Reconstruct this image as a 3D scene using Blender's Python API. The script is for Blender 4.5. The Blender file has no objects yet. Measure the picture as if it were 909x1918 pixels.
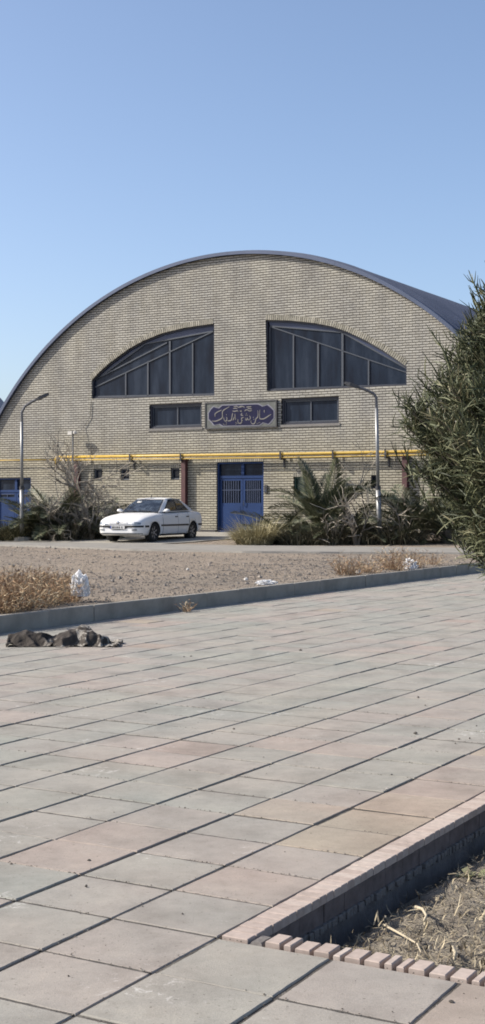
import bpy, bmesh, math, random
from mathutils import Vector, Matrix, noise, geometry
R = math.radians
rnd = random.Random(7)
scene = bpy.context.scene
COL = scene.collection

# ------------------------------------------------------------------ frames
FPX, HOR, CX = 2540.0, 945.0, 454.5          # focal length (px), horizon row, centre column of the 909x1918 photograph
CAMH = 1.6
YAW_P = 0.515                                 # paving grid direction
d1 = Vector((math.sin(YAW_P), math.cos(YAW_P), 0)); d2 = Vector((-math.cos(YAW_P), math.sin(YAW_P), 0))
PO = Vector((-0.523, 4.253, 0)); TA, TB = 0.473, 0.438
YAW_B, DB = R(30), 50.0                       # gable wall: plane through (0,50), turned 30 degrees
CB, SB = math.cos(YAW_B), math.sin(YAW_B)

def at(px, py, Y):
    return Vector(((px - CX) / FPX * Y, Y, CAMH - (py - HOR) / FPX * Y))
def on_ground(px, py, z=0.0):
    return at(px, py, (CAMH - z) * FPX / (py - HOR))
def W(px, py):                                # point of the gable wall plane: (along wall, height)
    u = px - CX
    s = u * DB / (FPX * CB + u * SB)
    return (s, CAMH - (py - HOR) / FPX * (DB - s * SB))
def pave(a, b, z=0.0):
    v = PO + a * TA * d2 + b * TB * d1
    return Vector((v.x, v.y, z))
def bworld(s, q, z=0.0):                      # q = depth into the building
    return Vector((s * CB + q * SB, DB - s * SB + q * CB, z))
def blocal(X, Y):
    dx, dy = X, Y - DB
    return dx * CB - dy * SB, dx * SB + dy * CB

# ------------------------------------------------------------------ materials
MATS = {}
K = 0.80                                      # overall surface albedo trim
def kk(stops): return [(p, tuple(x * K for x in c)) for p, c in stops]
def new_mat(name):
    m = bpy.data.materials.new(name); m.use_nodes = True
    nt = m.node_tree
    return m, nt, nt.nodes['Principled BSDF'], nt.nodes, nt.links
def ramp(nt, stops):
    n = nt.nodes.new('ShaderNodeValToRGB')
    el = n.color_ramp.elements
    while len(el) < len(stops): el.new(0.5)
    for e, (p, c) in zip(el, stops):
        e.position = p; e.color = (*c, 1)
    return n
def mixc(nt, fac, a, b, blend='MIX'):
    n = nt.nodes.new('ShaderNodeMix'); n.data_type = 'RGBA'; n.blend_type = blend
    for sock, v in ((n.inputs[0], fac), (n.inputs[6], a), (n.inputs[7], b)):
        if hasattr(v, 'links'): nt.links.new(v, sock)
        elif isinstance(v, (int, float)): sock.default_value = v
        else: sock.default_value = (*v, 1)
    return n.outputs[2]
def tex_noise(nt, scale, detail=4, rough=0.6, vec=None, dist=0.0):
    n = nt.nodes.new('ShaderNodeTexNoise')
    n.inputs['Scale'].default_value = scale; n.inputs['Detail'].default_value = detail
    n.inputs['Roughness'].default_value = rough; n.inputs['Distortion'].default_value = dist
    if vec is None:
        tc = nt.nodes.new('ShaderNodeTexCoord'); vec = tc.outputs['Object']
    nt.links.new(vec, n.inputs['Vector'])
    return n.outputs['Fac']
def bump(nt, b, h, strength, dist=0.01):
    n = nt.nodes.new('ShaderNodeBump'); n.inputs['Strength'].default_value = strength
    n.inputs['Distance'].default_value = dist
    nt.links.new(h, n.inputs['Height']); nt.links.new(n.outputs[0], b.inputs['Normal'])
def plain(name, c, rough=0.6, metal=0.0, var=0.18, scale=3.0, spec=None, bmp=0.0, bscale=60):
    if name in MATS: return MATS[name]
    c = tuple(x * K for x in c) if max(c) < .7 else c
    m, nt, b, N, L = new_mat(name)
    b.inputs['Roughness'].default_value = rough; b.inputs['Metallic'].default_value = metal
    if spec is not None: b.inputs['Specular IOR Level'].default_value = spec
    f = tex_noise(nt, scale, 5, 0.65)
    r = ramp(nt, [(0.3, [x * (1 - var) for x in c]), (0.7, [min(1, x * (1 + var)) for x in c])])
    L.new(f, r.inputs[0]); L.new(r.outputs[0], b.inputs['Base Color'])
    if bmp: bump(nt, b, tex_noise(nt, bscale, 3), bmp, 0.01)
    MATS[name] = m
    return m
def by_attr(name, stops, rough=0.7, var=0.25, scale=6.0, spec=0.3, trans=0.0):
    """colour picked per piece from a random number stored on the mesh"""
    m, nt, b, N, L = new_mat(name)
    a = N.new('ShaderNodeAttribute'); a.attribute_name = 'rnd'
    r = ramp(nt, kk(stops)); L.new(a.outputs['Fac'], r.inputs[0])
    f = tex_noise(nt, scale, 3)
    g = ramp(nt, [(0.3, (1 - var,) * 3), (0.7, (1 + var,) * 3)]); L.new(f, g.inputs[0])
    L.new(mixc(nt, 1.0, r.outputs[0], g.outputs[0], 'MULTIPLY'), b.inputs['Base Color'])
    b.inputs['Roughness'].default_value = rough; b.inputs['Specular IOR Level'].default_value = spec
    MATS[name] = m
    return m

# ------------------------------------------------------------------ mesh builder
class MB:
    def __init__(s): s.v = []; s.f = []; s.r = []; s.m = []
    def add(s, vs, fs, r=0.5, mi=0):
        o = len(s.v); s.v += [tuple(p) for p in vs]
        for f in fs: s.f.append(tuple(i + o for i in f)); s.r.append(r); s.m.append(mi)
    def box(s, lo, hi, r=0.5, mi=0, M=None, bev=0.0):
        x0, y0, z0 = lo; x1, y1, z1 = hi
        if bev:
            e = bev
            vs = [(x0,y0,z0),(x1,y0,z0),(x1,y1,z0),(x0,y1,z0),(x0,y0,z1-e),(x1,y0,z1-e),(x1,y1,z1-e),(x0,y1,z1-e),
                  (x0+e,y0+e,z1),(x1-e,y0+e,z1),(x1-e,y1-e,z1),(x0+e,y1-e,z1)]
            fs = [(3,2,1,0)] + [(i,(i+1)%4,4+(i+1)%4,4+i) for i in range(4)] + [(4+i,4+(i+1)%4,8+(i+1)%4,8+i) for i in range(4)] + [(8,9,10,11)]
        else:
            vs = [(x0,y0,z0),(x1,y0,z0),(x1,y1,z0),(x0,y1,z0),(x0,y0,z1),(x1,y0,z1),(x1,y1,z1),(x0,y1,z1)]
            fs = [(3,2,1,0),(4,5,6,7),(0,1,5,4),(1,2,6,5),(2,3,7,6),(3,0,4,7)]
        if M is not None: vs = [M @ Vector(p) for p in vs]
        s.add(vs, fs, r, mi)
    def tube(s, pts, rad, sides=6, r=0.5, mi=0, cap=True):
        pts = [Vector(p) for p in pts]; n = len(pts)
        if not hasattr(rad, '__len__'): rad = [rad] * n
        vs = []; up = None
        for i, p in enumerate(pts):
            t = (pts[min(i + 1, n - 1)] - pts[max(i - 1, 0)])
            if t.length < 1e-9: t = Vector((0, 0, 1))
            t.normalize()
            if up is None:
                a = Vector((0, 0, 1)) if abs(t.z) < 0.9 else Vector((1, 0, 0))
                up = (a - t * a.dot(t)).normalized()
            else:
                up = up - t * up.dot(t)
                up = up.normalized() if up.length > 1e-6 else t.orthogonal().normalized()
            b = t.cross(up)
            for k in range(sides):
                an = 2 * math.pi * k / sides
                vs.append(p + rad[i] * (math.cos(an) * up + math.sin(an) * b))
        fs = [(i*sides+k, i*sides+(k+1) % sides, (i+1)*sides+(k+1) % sides, (i+1)*sides+k) for i in range(n-1) for k in range(sides)]
        if cap: fs += [tuple(range(sides))[::-1], tuple((n-1)*sides+k for k in range(sides))]
        s.add(vs, fs, r, mi)
    def lathe(s, prof, seg=24, M=None, r=0.5, mi=0):
        """profile of (radius, height) about local z"""
        vs = []
        for (ra, z) in prof:
            for k in range(seg):
                a = 2*math.pi*k/seg; vs.append((ra*math.cos(a), ra*math.sin(a), z))
        fs = [(i*seg+k, i*seg+(k+1) % seg, (i+1)*seg+(k+1) % seg, (i+1)*seg+k) for i in range(len(prof)-1) for k in range(seg)]
        fs += [tuple(range(seg))[::-1], tuple((len(prof)-1)*seg+k for k in range(seg))]
        if M is not None: vs = [M @ Vector(p) for p in vs]
        s.add(vs, fs, r, mi)
    def prism(s, poly, y0, y1, r=0.5, mi=0):
        """polygon in (x,z) extruded from y0 (front) to y1 (back)"""
        n = len(poly)
        tris = geometry.tessellate_polygon([[Vector((p[0], p[1], 0)) for p in poly]])
        vs = [(x, y0, z) for x, z in poly] + [(x, y1, z) for x, z in poly]
        fs = [t for t in tris] + [tuple(i + n for i in t)[::-1] for t in tris]
        fs += [(i, i + n, (i + 1) % n + n, (i + 1) % n) for i in range(n)]
        s.add(vs, fs, r, mi)
    def bar(s, p, q, w, y0, y1, r=0.5, mi=0):
        """flat bar between two (x,z) points in the wall plane"""
        p = Vector(p); q = Vector(q); d = (q - p).normalized(); n = Vector((-d.y, d.x)) * w / 2
        s.prism([p + n, p - n, q - n, q + n], y0, y1, r, mi)
    def build(s, name, mat, parent=None, smooth=False, loc=None, fix=True):
        me = bpy.data.meshes.new(name); me.from_pydata(s.v, [], s.f)
        mats = mat if isinstance(mat, (list, tuple)) else [mat]
        for m in mats: me.materials.append(m)
        at_ = me.attributes.new('rnd', 'FLOAT', 'FACE')
        at_.data.foreach_set('value', s.r)
        me.polygons.foreach_set('material_index', s.m)
        if fix:
            bm = bmesh.new(); bm.from_mesh(me); bmesh.ops.recalc_face_normals(bm, faces=bm.faces); bm.to_mesh(me); bm.free()
        if smooth: me.polygons.foreach_set('use_smooth', [True] * len(me.polygons))
        me.update()
        o = bpy.data.objects.new(name, me); COL.objects.link(o)
        if parent is not None: o.parent = parent
        if loc is not None: o.location = loc
        return o
def tag(o, label, cat, group=None):
    o['label'] = label; o['category'] = cat
    if group: o['group'] = group
    return o
def thing(name, label, cat, loc=(0, 0, 0), rotz=0.0, group=None):
    o = bpy.data.objects.new(name, None); COL.objects.link(o)
    o.empty_display_size = 0.2
    o.location = loc; o.rotation_euler = (0, 0, rotz)
    return tag(o, label, cat, group)
def structure(o): o['kind'] = 'structure'; return o

# ------------------------------------------------------------------ ground heights
NEAR = [(-60, 46), (-7.4, 41.3), (-3.0, 37.2), (0.1, 35.4), (5.6, 34.4), (40, 31)]
FAR = [(-60, 52), (-7.9, 44.4), (0, 40.7), (6.2, 38.2), (40, 30.0 + 4)]
def interp(T, x):
    if x <= T[0][0]: return T[0][1]
    for (a, b), (c, d) in zip(T, T[1:]):
        if x <= c: return b + (d - b) * (x - a) / (c - a)
    return T[-1][1]
KERB0 = Vector((-3.02, 16.86, 0))
def kdist(X, Y): return (Vector((X, Y, 0)) - KERB0).dot(d2)
def gz(X, Y):
    dk = max(0.0, kdist(X, Y)); yn, yf = interp(NEAR, X), interp(FAR, X)
    if Y < yn:
        w = dk / (dk + (yn - Y) * 0.85 + 1e-6)
        return 0.195 + 0.14 * w
    if Y < yf: return 0.335
    q = blocal(X, Y)[1]
    q0 = blocal(X, yf)[1]
    if q > 0 or q0 > 0: return 0.55
    return 0.365 + 0.185 * max(0, min(1, (q - q0) / (-q0 + 1e-6)))

# ================================================================== SETTING
m_ground, nt, b, N, L = new_mat('dry_ground')
f1 = tex_noise(nt, 0.35, 5); f2 = tex_noise(nt, 9, 6, 0.7); f3 = tex_noise(nt, 55, 3, 0.7)
r1 = ramp(nt, kk([(0.3, (0.32, 0.28, 0.235)), (0.5, (0.38, 0.325, 0.27)), (0.6, (0.405, 0.345, 0.28)), (0.72, (0.345, 0.28, 0.215))])); L.new(f1, r1.inputs[0])
r2 = ramp(nt, [(0.3, (0.6, 0.58, 0.56)), (0.65, (1.15, 1.13, 1.1))]); L.new(f2, r2.inputs[0])
r3 = ramp(nt, [(0.35, (0.6, 0.6, 0.6)), (0.6, (1.15, 1.15, 1.15))]); L.new(f3, r3.inputs[0])
c = mixc(nt, 1.0, r1.outputs[0], r2.outputs[0], 'MULTIPLY'); c = mixc(nt, 0.9, c, r3.outputs[0], 'MULTIPLY')
L.new(c, b.inputs['Base Color']); b.inputs['Roughness'].default_value = 0.95; b.inputs['Specular IOR Level'].default_value = 0.1
bump(nt, b, f3, 0.9, 0.03)

mb = MB()
ds = [-3000, -600, -120, -40, -15, -6, -2.5, 0.055, 0.06] + [0.06 + 0.3 * i for i in range(1, 20)] + [6.4 + 0.55 * i for i in range(64)] + [42, 46, 55, 80, 140, 300, 700, 1500, 4000]
us = [-4000, -1500, -600, -250, -120, -70, -50] + [-40 + 0.6 * i for i in range(150)] + [60, 80, 130, 260, 600, 1500, 4000]
vs = []
for dd in ds:
    for u in us:
        p = KERB0 + dd * d2 + u * d1
        z = -0.262 if dd < 0.058 else gz(p.x, p.y)
        if 0.058 < dd < 60:
            z += 0.05 * (noise.noise((p.x * .8, p.y * .8, 3)) + .5 * noise.noise((p.x * 2.3, p.y * 2.3, 5))) * min(1, dd) * (0.25 if p.y > interp(NEAR, p.x) - .5 else 1)
        vs.append((p.x, p.y, z))
nu = len(us)
mb.add(vs, [(i*nu+j, i*nu+j+1, (i+1)*nu+j+1, (i+1)*nu+j) for i in range(len(ds)-1) for j in range(nu-1)])
structure(mb.build('ground', m_ground, smooth=True))

# asphalt / concrete road between gravel and planting bed
m_road = plain('worn_asphalt', (0.29, 0.275, 0.25), 0.95, var=0.14, scale=1.6, spec=0.1, bmp=0.5, bscale=90)
mb = MB()
xs = [-60, -30, -20] + [-14 + .5 * i for i in range(60)] + [20, 40]
top = []
for x in xs:
    w1 = 0.12 * noise.noise((x * 1.3, 1, 1)) + 0.06 * noise.noise((x * 4, 2, 1))
    top.append(((x, interp(NEAR, x) + w1), (x, interp(FAR, x))))
vs = []
for (a, b_) in top: vs += [(a[0], a[1], 0.30), (a[0], a[1] + .03, 0.383), (b_[0], b_[1], 0.386), (b_[0], b_[1], 0.30)]
fs = []
for i in range(len(top) - 1):
    o = i * 4
    fs += [(o, o+4, o+5, o+1), (o+1, o+5, o+6, o+2), (o+2, o+6, o+7, o+3)]
mb.add(vs, fs); structure(mb.build('road', m_road))

# concrete driveway to the blue door
mb = MB(); vs = []; fs = []
n = 14
for i in range(n + 1):
    s0 = -6.6 + (9.2) * i / n
    for k in range(6):
        q = -0.32 - (k / 5.0) * 8.2
        p = bworld(s0 + (-.6 * k / 5), q)
        yf = interp(FAR, p.x) + .02
        Y = max(p.y, yf)
        vs.append((p.x, Y, max(gz(p.x, Y) + .02, .384) + 0.02 * (1 - k / 5)))
for i in range(n):
    for k in range(5):
        fs.append((i*6+k, (i+1)*6+k, (i+1)*6+k+1, i*6+k+1))
mb.add(vs, fs)
structure(mb.build('driveway', plain('driveway_concrete', (0.36, 0.34, 0.30), 0.9, var=0.16, scale=1.2, spec=0.1), smooth=True))

# paving: bed of dirty joints + slabs
m_joint, nt, b, N, L = new_mat('joint_dirt')
f = tex_noise(nt, 14, 4); r = ramp(nt, [(0.35, (0.045, 0.04, 0.035)), (0.58, (0.085, 0.076, 0.066)), (0.76, (0.20, 0.185, 0.16))]); L.new(f, r.inputs[0])
L.new(r.outputs[0], b.inputs['Base Color']); b.inputs['Roughness'].default_value = 1; bump(nt, b, tex_noise(nt, 120, 3), 0.8, 0.01)
m_tile, nt, b, N, L = new_mat('concrete_slab')
a = N.new('ShaderNodeAttribute'); a.attribute_name = 'rnd'
geo = N.new('ShaderNodeNewGeometry')
r1 = ramp(nt, kk([(0.0, (0.318, 0.321, 0.294)), (0.3, (0.324, 0.323, 0.300)), (0.5, (0.333, 0.325, 0.303)), (0.68, (0.340, 0.320, 0.300)), (0.86, (0.351, 0.308, 0.281)), (1.0, (0.360, 0.322, 0.272))]))
L.new(a.outputs['Fac'], r1.inputs[0])
fa = tex_noise(nt, 2.2, 5, 0.62, geo.outputs['Position'])
ra = ramp(nt, [(0.30, (0.80, 0.78, 0.75)), (0.5, (1.02, 1.0, 0.97)), (0.70, (1.16, 1.13, 1.08))]); L.new(fa, ra.inputs[0])
c = mixc(nt, 1, r1.outputs[0], ra.outputs[0], 'MULTIPLY')
fb = tex_noise(nt, 0.8, 3, 0.5, geo.outputs['Position'])
rb = ramp(nt, [(0.35, (0.95, 0.97, 0.97)), (0.65, (1.06, 1.0, 0.98))]); L.new(fb, rb.inputs[0])
c = mixc(nt, 1, c, rb.outputs[0], 'MULTIPLY')
fd = tex_noise(nt, 130, 3, 0.8, geo.outputs['Position'])
rd = ramp(nt, [(0.3, (0.86, 0.86, 0.86)), (0.7, (1.1, 1.1, 1.1))]); L.new(fd, rd.inputs[0])
c = mixc(nt, 0.8, c, rd.outputs[0], 'MULTIPLY')
fm = tex_noise(nt, 13, 5, 0.72, geo.outputs['Position'], 0.4)
rm = ramp(nt, [(0.30, (0.90, 0.89, 0.88)), (0.52, (1.0, 1.0, 1.0)), (0.72, (1.08, 1.07, 1.05))]); L.new(fm, rm.inputs[0])
c = mixc(nt, 1, c, rm.outputs[0], 'MULTIPLY')
fs_ = tex_noise(nt, 60, 2, 0.5, geo.outputs['Position'])
rs = ramp(nt, [(0.66, (1, 1, 1)), (0.73, (0.62, 0.60, 0.58))]); L.new(fs_, rs.inputs[0])
c = mixc(nt, 1, c, rs.outputs[0], 'MULTIPLY')
# lime bloom in ragged patches
f1 = tex_noise(nt, 1.5, 2, 0.5, geo.outputs['Position']); f2 = tex_noise(nt, 16, 6, 0.75, geo.outputs['Position'], 0.6)
mm = N.new('ShaderNodeMath'); mm.operation = 'MULTIPLY'; L.new(f1, mm.inputs[0]); L.new(f2, mm.inputs[1])
rl = ramp(nt, [(0.37, (0, 0, 0)), (0.46, (0.55, 0.55, 0.55))]); L.new(mm.outputs[0], rl.inputs[0])
c = mixc(nt, rl.outputs[0], c, (0.62, 0.60, 0.57))
L.new(c, b.inputs['Base Color']); b.inputs['Roughness'].default_value = 0.92; b.inputs['Specular IOR Level'].default_value = 0.2
bump(nt, b, fd, 0.35, 0.006)

mb = MB(); bed = MB()
PA0, PB0, PA1, PB1 = -9, 2.03, 0.0, 42.0       # planter opening in (a,b); a from PA0 to 0
AMAX = kdist(PO.x, PO.y) * -1 / TA
def jit(s): return rnd.uniform(-s, s)
for ia in range(-14, int(AMAX) + 1):
    for ib in range(-14, 100):
        if PA0 <= ia < 0 and 2 <= ib < PB1: continue
        a0, a1, b0, b1 = ia * TA, (ia + 1) * TA, ib * TB, (ib + 1) * TB
        p = PO + (a0) * d2 + b0 * d1
        if p.y < 1 or abs(p.x) > 0.35 * p.y + 3: 
            if ib % 1 == 0 and (p.y < -4 or abs(p.x) > 14): continue
        a1 = min(a1, AMAX * TA - 0.004)
        ga, gb = 0.0062, 0.0050
        n = noise.noise((ia * .35, ib * .23, 0))
        pink = 0.42 + .55 * n + jit(.26)
        if 0 <= ia < 1: pink += 0.4
        if ia < 0 and ib < 2: pink += .12
        M = Matrix.Translation(PO + Vector((0, 0, jit(.0025)))) @ Matrix(((d2.x, d1.x, 0, 0), (d2.y, d1.y, 0, 0), (0, 0, 1, 0), (0, 0, 0, 1)))
        M = M @ Matrix.Translation((a0, b0, 0)) @ Matrix.Rotation(jit(.004), 4, 'X') @ Matrix.Rotation(jit(.004), 4, 'Y') @ Matrix.Rotation(jit(.006), 4, 'Z') @ Matrix.Translation((-a0, -b0, 0))
        if p.y > 15 or a1 - a0 < TA * .9:
            mb.box((a0 + ga + jit(.0025), b0 + gb + jit(.0015), -0.05), (a1 - ga + jit(.0025), b1 - gb + jit(.0015), 0), max(0, min(1, pink)), 0, M, 0.004)
            continue
        # near slabs get worn, slightly ragged and chipped edges
        x0_, x1_, y0_, y1_ = a0 + ga + jit(.0025), a1 - ga + jit(.0025), b0 + gb + jit(.0015), b1 - gb + jit(.0015)
        NS = 12; ring = []
        for k in range(4 * NS):
            e, u = divmod(k, NS); u /= NS
            bx, by = [(x0_ + (x1_-x0_)*u, y0_), (x1_, y0_ + (y1_-y0_)*u), (x1_ - (x1_-x0_)*u, y1_), (x0_, y1_ - (y1_-y0_)*u)][e]
            d_ = .0012 + .0022 * abs(noise.noise((bx * 40, by * 40, 1))) + (.006 * max(0, noise.noise((bx * 9, by * 9, 7)) - .42))
            ix, iy = bx + (.5*(x0_+x1_) - bx) * 0, by
            sx_ = 1 if bx < x0_ + 1e-6 else (-1 if bx > x1_ - 1e-6 else 0); sy_ = 1 if by < y0_ + 1e-6 else (-1 if by > y1_ - 1e-6 else 0)
            ring.append((bx + sx_ * d_, by + sy_ * d_, sx_, sy_, d_))
        m4 = 4 * NS
        vs = [(x, y, -.05) for x, y, _, _, _ in ring] + [(x, y, -.003 - q * .8) for x, y, _, _, q in ring] + [(x + sx_ * (.003 + q), y + sy_ * (.003 + q), 0) for x, y, sx_, sy_, q in ring]
        fs = [(i + o_, (i+1) % m4 + o_, (i+1) % m4 + o_ + m4, i + o_ + m4) for o_ in (0, m4) for i in range(m4)] + [tuple(range(2*m4, 3*m4))]
        mb.add([M @ Vector(v) for v in vs], fs, max(0, min(1, pink)))
JF = MB()
for ia in range(-14, int(AMAX) + 1):
    for ib in range(-13, 100):
        if PA0 <= ia < 0 and 2 <= ib < PB1 + 1: continue
        p = PO + (ia + .5) * TA * d2 + ib * TB * d1
        if p.y < 2.5 or abs(p.x) > .24 * p.y + 1: continue
        n = 10 if p.y < 12 else 3; vs = []
        for k in range(n + 1):
            a_ = (ia * TA + .0105) + (min((ia + 1) * TA, AMAX * TA - .004) - ia * TA - .021) * k / n
            w_ = .0085 + .0035 * noise.noise((a_ * 30, ib, 3)); z_ = -.0032 + .0022 * noise.noise((a_ * 22, ib * 3, 5))
            vs += [PO + a_ * d2 + (ib * TB - w_) * d1 + Vector((0, 0, z_)), PO + a_ * d2 + (ib * TB + w_) * d1 + Vector((0, 0, z_))]
        JF.add(vs, [(2*k, 2*k+1, 2*k+3, 2*k+2) for k in range(n)], rnd.random())
structure(JF.build('pavement_joint_dirt', m_joint))
paving = structure(mb.build('pavement', m_tile))
BZ = -0.007
def strip(a0, a1, b0, b1, z):
    bed.add([pave(a0, b0, z), pave(a1, b0, z), pave(a1, b1, z), pave(a0, b1, z)], [(0, 1, 2, 3)])
strip(0, AMAX, -14, 110, BZ); strip(-14, 0, -14, 2.0, BZ); strip(-14, PA0, 2.0, 110, BZ); strip(PA0, 0, PB1, 110, BZ)
structure(bed.build('pavement_bedding', m_joint, fix=False))

# kerb between paving and gravel, in stones about a metre long
m_kerb = plain('kerb_concrete', (0.32, 0.295, 0.255), 0.9, var=0.22, scale=2.5, spec=0.15, bmp=0.4, bscale=70)
mb = MB()
L0 = -16.0; k = 0
while L0 < 60:
    ln = 1.0
    w = 0.0
    M = Matrix.Translation(KERB0) @ Matrix(((d1.x, d2.x, 0, 0), (d1.y, d2.y, 0, 0), (0, 0, 1, 0), (0, 0, 0, 1))) @ Matrix.Translation((L0, jit(.006), jit(.004))) @ Matrix.Rotation(jit(.004), 4, 'Z')
    mb.box((0.003, 0, -0.15), (ln - 0.003, 0.125, 0.217), rnd.random(), 0, M, 0.012)
    L0 += ln
structure(mb.build('kerb', m_kerb))

# a far hill behind the left end of the hall
mb = MB(); vs = []; nx, ny = 60, 14
for i in range(nx + 1):
    for j in range(ny + 1):
        x = -720 + 560 * i / nx; y = 1500 + 500 * j / ny
        e = math.sin(math.pi * i / nx) ** .8 * math.sin(math.pi * j / ny)
        vs.append((x, y, 188 * e * (.9 + .22 * noise.noise((x * .012, y * .008, 1)) + .1 * noise.noise((x * .04, y * .03, 4))) - 1))
mb.add(vs, [(i*(ny+1)+j, (i+1)*(ny+1)+j, (i+1)*(ny+1)+j+1, i*(ny+1)+j+1) for i in range(nx) for j in range(ny)])
structure(mb.build('hill', plain('hazy_hill', (0.22, 0.25, 0.30), 1, var=0.12, scale=0.02, spec=0), smooth=True))  # distance haze is put into the grey-blue base colour

# ================================================================== SPORTS HALL
m_brick, nt, b, N, L = new_mat('buff_brick')
tc = N.new('ShaderNodeTexCoord'); sp = N.new('ShaderNodeSeparateXYZ'); cb = N.new('ShaderNodeCombineXYZ')
L.new(tc.outputs['Object'], sp.inputs[0]); mx = N.new('ShaderNodeMath'); mx.operation = 'MULTIPLY'; mx.inputs[1].default_value = 2.0; L.new(sp.outputs[0], mx.inputs[0]); L.new(mx.outputs[0], cb.inputs[0]); L.new(sp.outputs[2], cb.inputs[1])
wob = N.new('ShaderNodeTexNoise'); wob.inputs['Scale'].default_value = 1.7; L.new(cb.outputs[0], wob.inputs['Vector'])
va = N.new('ShaderNodeVectorMath'); va.operation = 'MULTIPLY_ADD'; va.inputs[1].default_value = (.02, .03, 0)
L.new(wob.outputs['Color'], va.inputs[0]); L.new(cb.outputs[0], va.inputs[2])
br = N.new('ShaderNodeTexBrick'); L.new(va.outputs[0], br.inputs['Vector'])
br.inputs['Scale'].default_value = 1; br.inputs['Brick Width'].default_value = 0.50; br.inputs['Row Height'].default_value = 0.091
br.inputs['Mortar Size'].default_value = 0.0165; br.inputs['Mortar Smooth'].default_value = 0.15; br.inputs['Bias'].default_value = -0.15
br.inputs['Color1'].default_value = (0.392, 0.384, 0.358, 1); br.inputs['Color2'].default_value = (0.308, 0.30, 0.277, 1); br.inputs['Mortar'].default_value = (0.08, 0.075, 0.068, 1)
f = tex_noise(nt, 0.55, 4, 0.6, cb.outputs[0]); r = ramp(nt, [(0.3, (0.84, 0.84, 0.85)), (0.7, (1.1, 1.08, 1.02))]); L.new(f, r.inputs[0])
c = mixc(nt, 1, br.outputs['Color'], r.outputs[0], 'MULTIPLY')
f = tex_noise(nt, 26, 4, 0.7, cb.outputs[0]); r = ramp(nt, [(0.3, (0.78, 0.77, 0.76)), (0.7, (1.15, 1.15, 1.14))]); L.new(f, r.inputs[0])
c = mixc(nt, 0.9, c, r.outputs[0], 'MULTIPLY')
mp = N.new('ShaderNodeMapping'); mp.inputs['Scale'].default_value = (.55, .16, 1); L.new(cb.outputs[0], mp.inputs[0])
f = tex_noise(nt, 1.4, 5, 0.7, mp.outputs[0]); r = ramp(nt, [(0.34, (0.86, 0.855, 0.85)), (0.5, (1, 1, 1)), (0.76, (1.06, 1.06, 1.06))]); L.new(f, r.inputs[0])
c = mixc(nt, 1, c, r.outputs[0], 'MULTIPLY')
# the lower storey was laid in a yellower batch of bricks
rr = N.new('ShaderNodeMapRange'); rr.inputs[1].default_value = 3.2; rr.inputs[2].default_value = 4.8; rr.inputs[3].default_value = 1; rr.inputs[4].default_value = 0
L.new(sp.outputs[2], rr.inputs[0]); c = mixc(nt, rr.outputs[0], c, mixc(nt, 1, c, (1.02, 0.99, 0.89), 'MULTIPLY'))
L.new(c, b.inputs['Base Color']); b.inputs['Roughness'].default_value = 0.92; b.inputs['Specular IOR Level'].default_value = 0.15
inv = N.new('ShaderNodeMath'); inv.operation = 'SUBTRACT'; inv.inputs[0].default_value = 1; L.new(br.outputs['Fac'], inv.inputs[1])
bump(nt, b, inv.outputs[0], 0.7, 0.012)

m_plainbrick = by_attr('soldier_brick', [(0, (0.28, 0.265, 0.22)), (1, (0.44, 0.415, 0.35))], 0.9, spec=0.15)
m_blue = plain('blue_paint', (0.016, 0.032, 0.09), 0.45, var=0.15, scale=1.5)
m_doorblue = plain('door_blue_paint', (0.016, 0.044, 0.14), 0.55, var=0.15, scale=1.0, spec=.2)
m_frame = plain('dark_frame', (0.018, 0.022, 0.04), 0.5, var=0.2)
m_mullion = plain('grey_mullion', (0.05, 0.062, 0.085), 0.5, var=0.1)
m_glass, nt, b, N, L = new_mat('dusty_glass')
tcg = N.new('ShaderNodeTexCoord'); mpg = N.new('ShaderNodeMapping'); mpg.inputs['Scale'].default_value = (1.6, 1, .35); L.new(tcg.outputs['Object'], mpg.inputs[0])
f = tex_noise(nt, 1.6, 5, .6, mpg.outputs[0]); r = ramp(nt, [(0.34, (0.006, 0.009, 0.018)), (0.5, (0.011, 0.018, 0.033)), (0.68, (0.022, 0.031, 0.050))]); L.new(f, r.inputs[0]); L.new(r.outputs[0], b.inputs['Base Color'])
b.inputs['Roughness'].default_value = 0.32; b.inputs['Specular IOR Level'].default_value = 0.15
m_roof, nt, b, N, L = new_mat('roof_sheet')
f = tex_noise(nt, 0.6, 5); r = ramp(nt, [(0.3, (0.045, 0.058, 0.095)), (0.7, (0.075, 0.09, 0.135))]); L.new(f, r.inputs[0]); L.new(r.outputs[0], b.inputs['Base Color'])
b.inputs['Roughness'].default_value = 0.5; b.inputs['Metallic'].default_value = 0.25
m_yellow = plain('yellow_gas_paint', (0.54, 0.355, 0.05), 0.45, var=0.12, scale=2)
m_redpost = plain('red_oxide_paint', (0.085, 0.03, 0.032), 0.6, var=0.25, scale=4)
m_dark = plain('dark_metal', (0.03, 0.03, 0.035), 0.5, var=0.3)

hall = thing('sports_hall', 'arched sports hall with buff brick gable, blue door and two quarter-arch windows', 'building', (0, DB, 0), -YAW_B)
ACX, ACZ, AR = -0.62, -2.42, 13.25
ZB = 0.50
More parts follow.
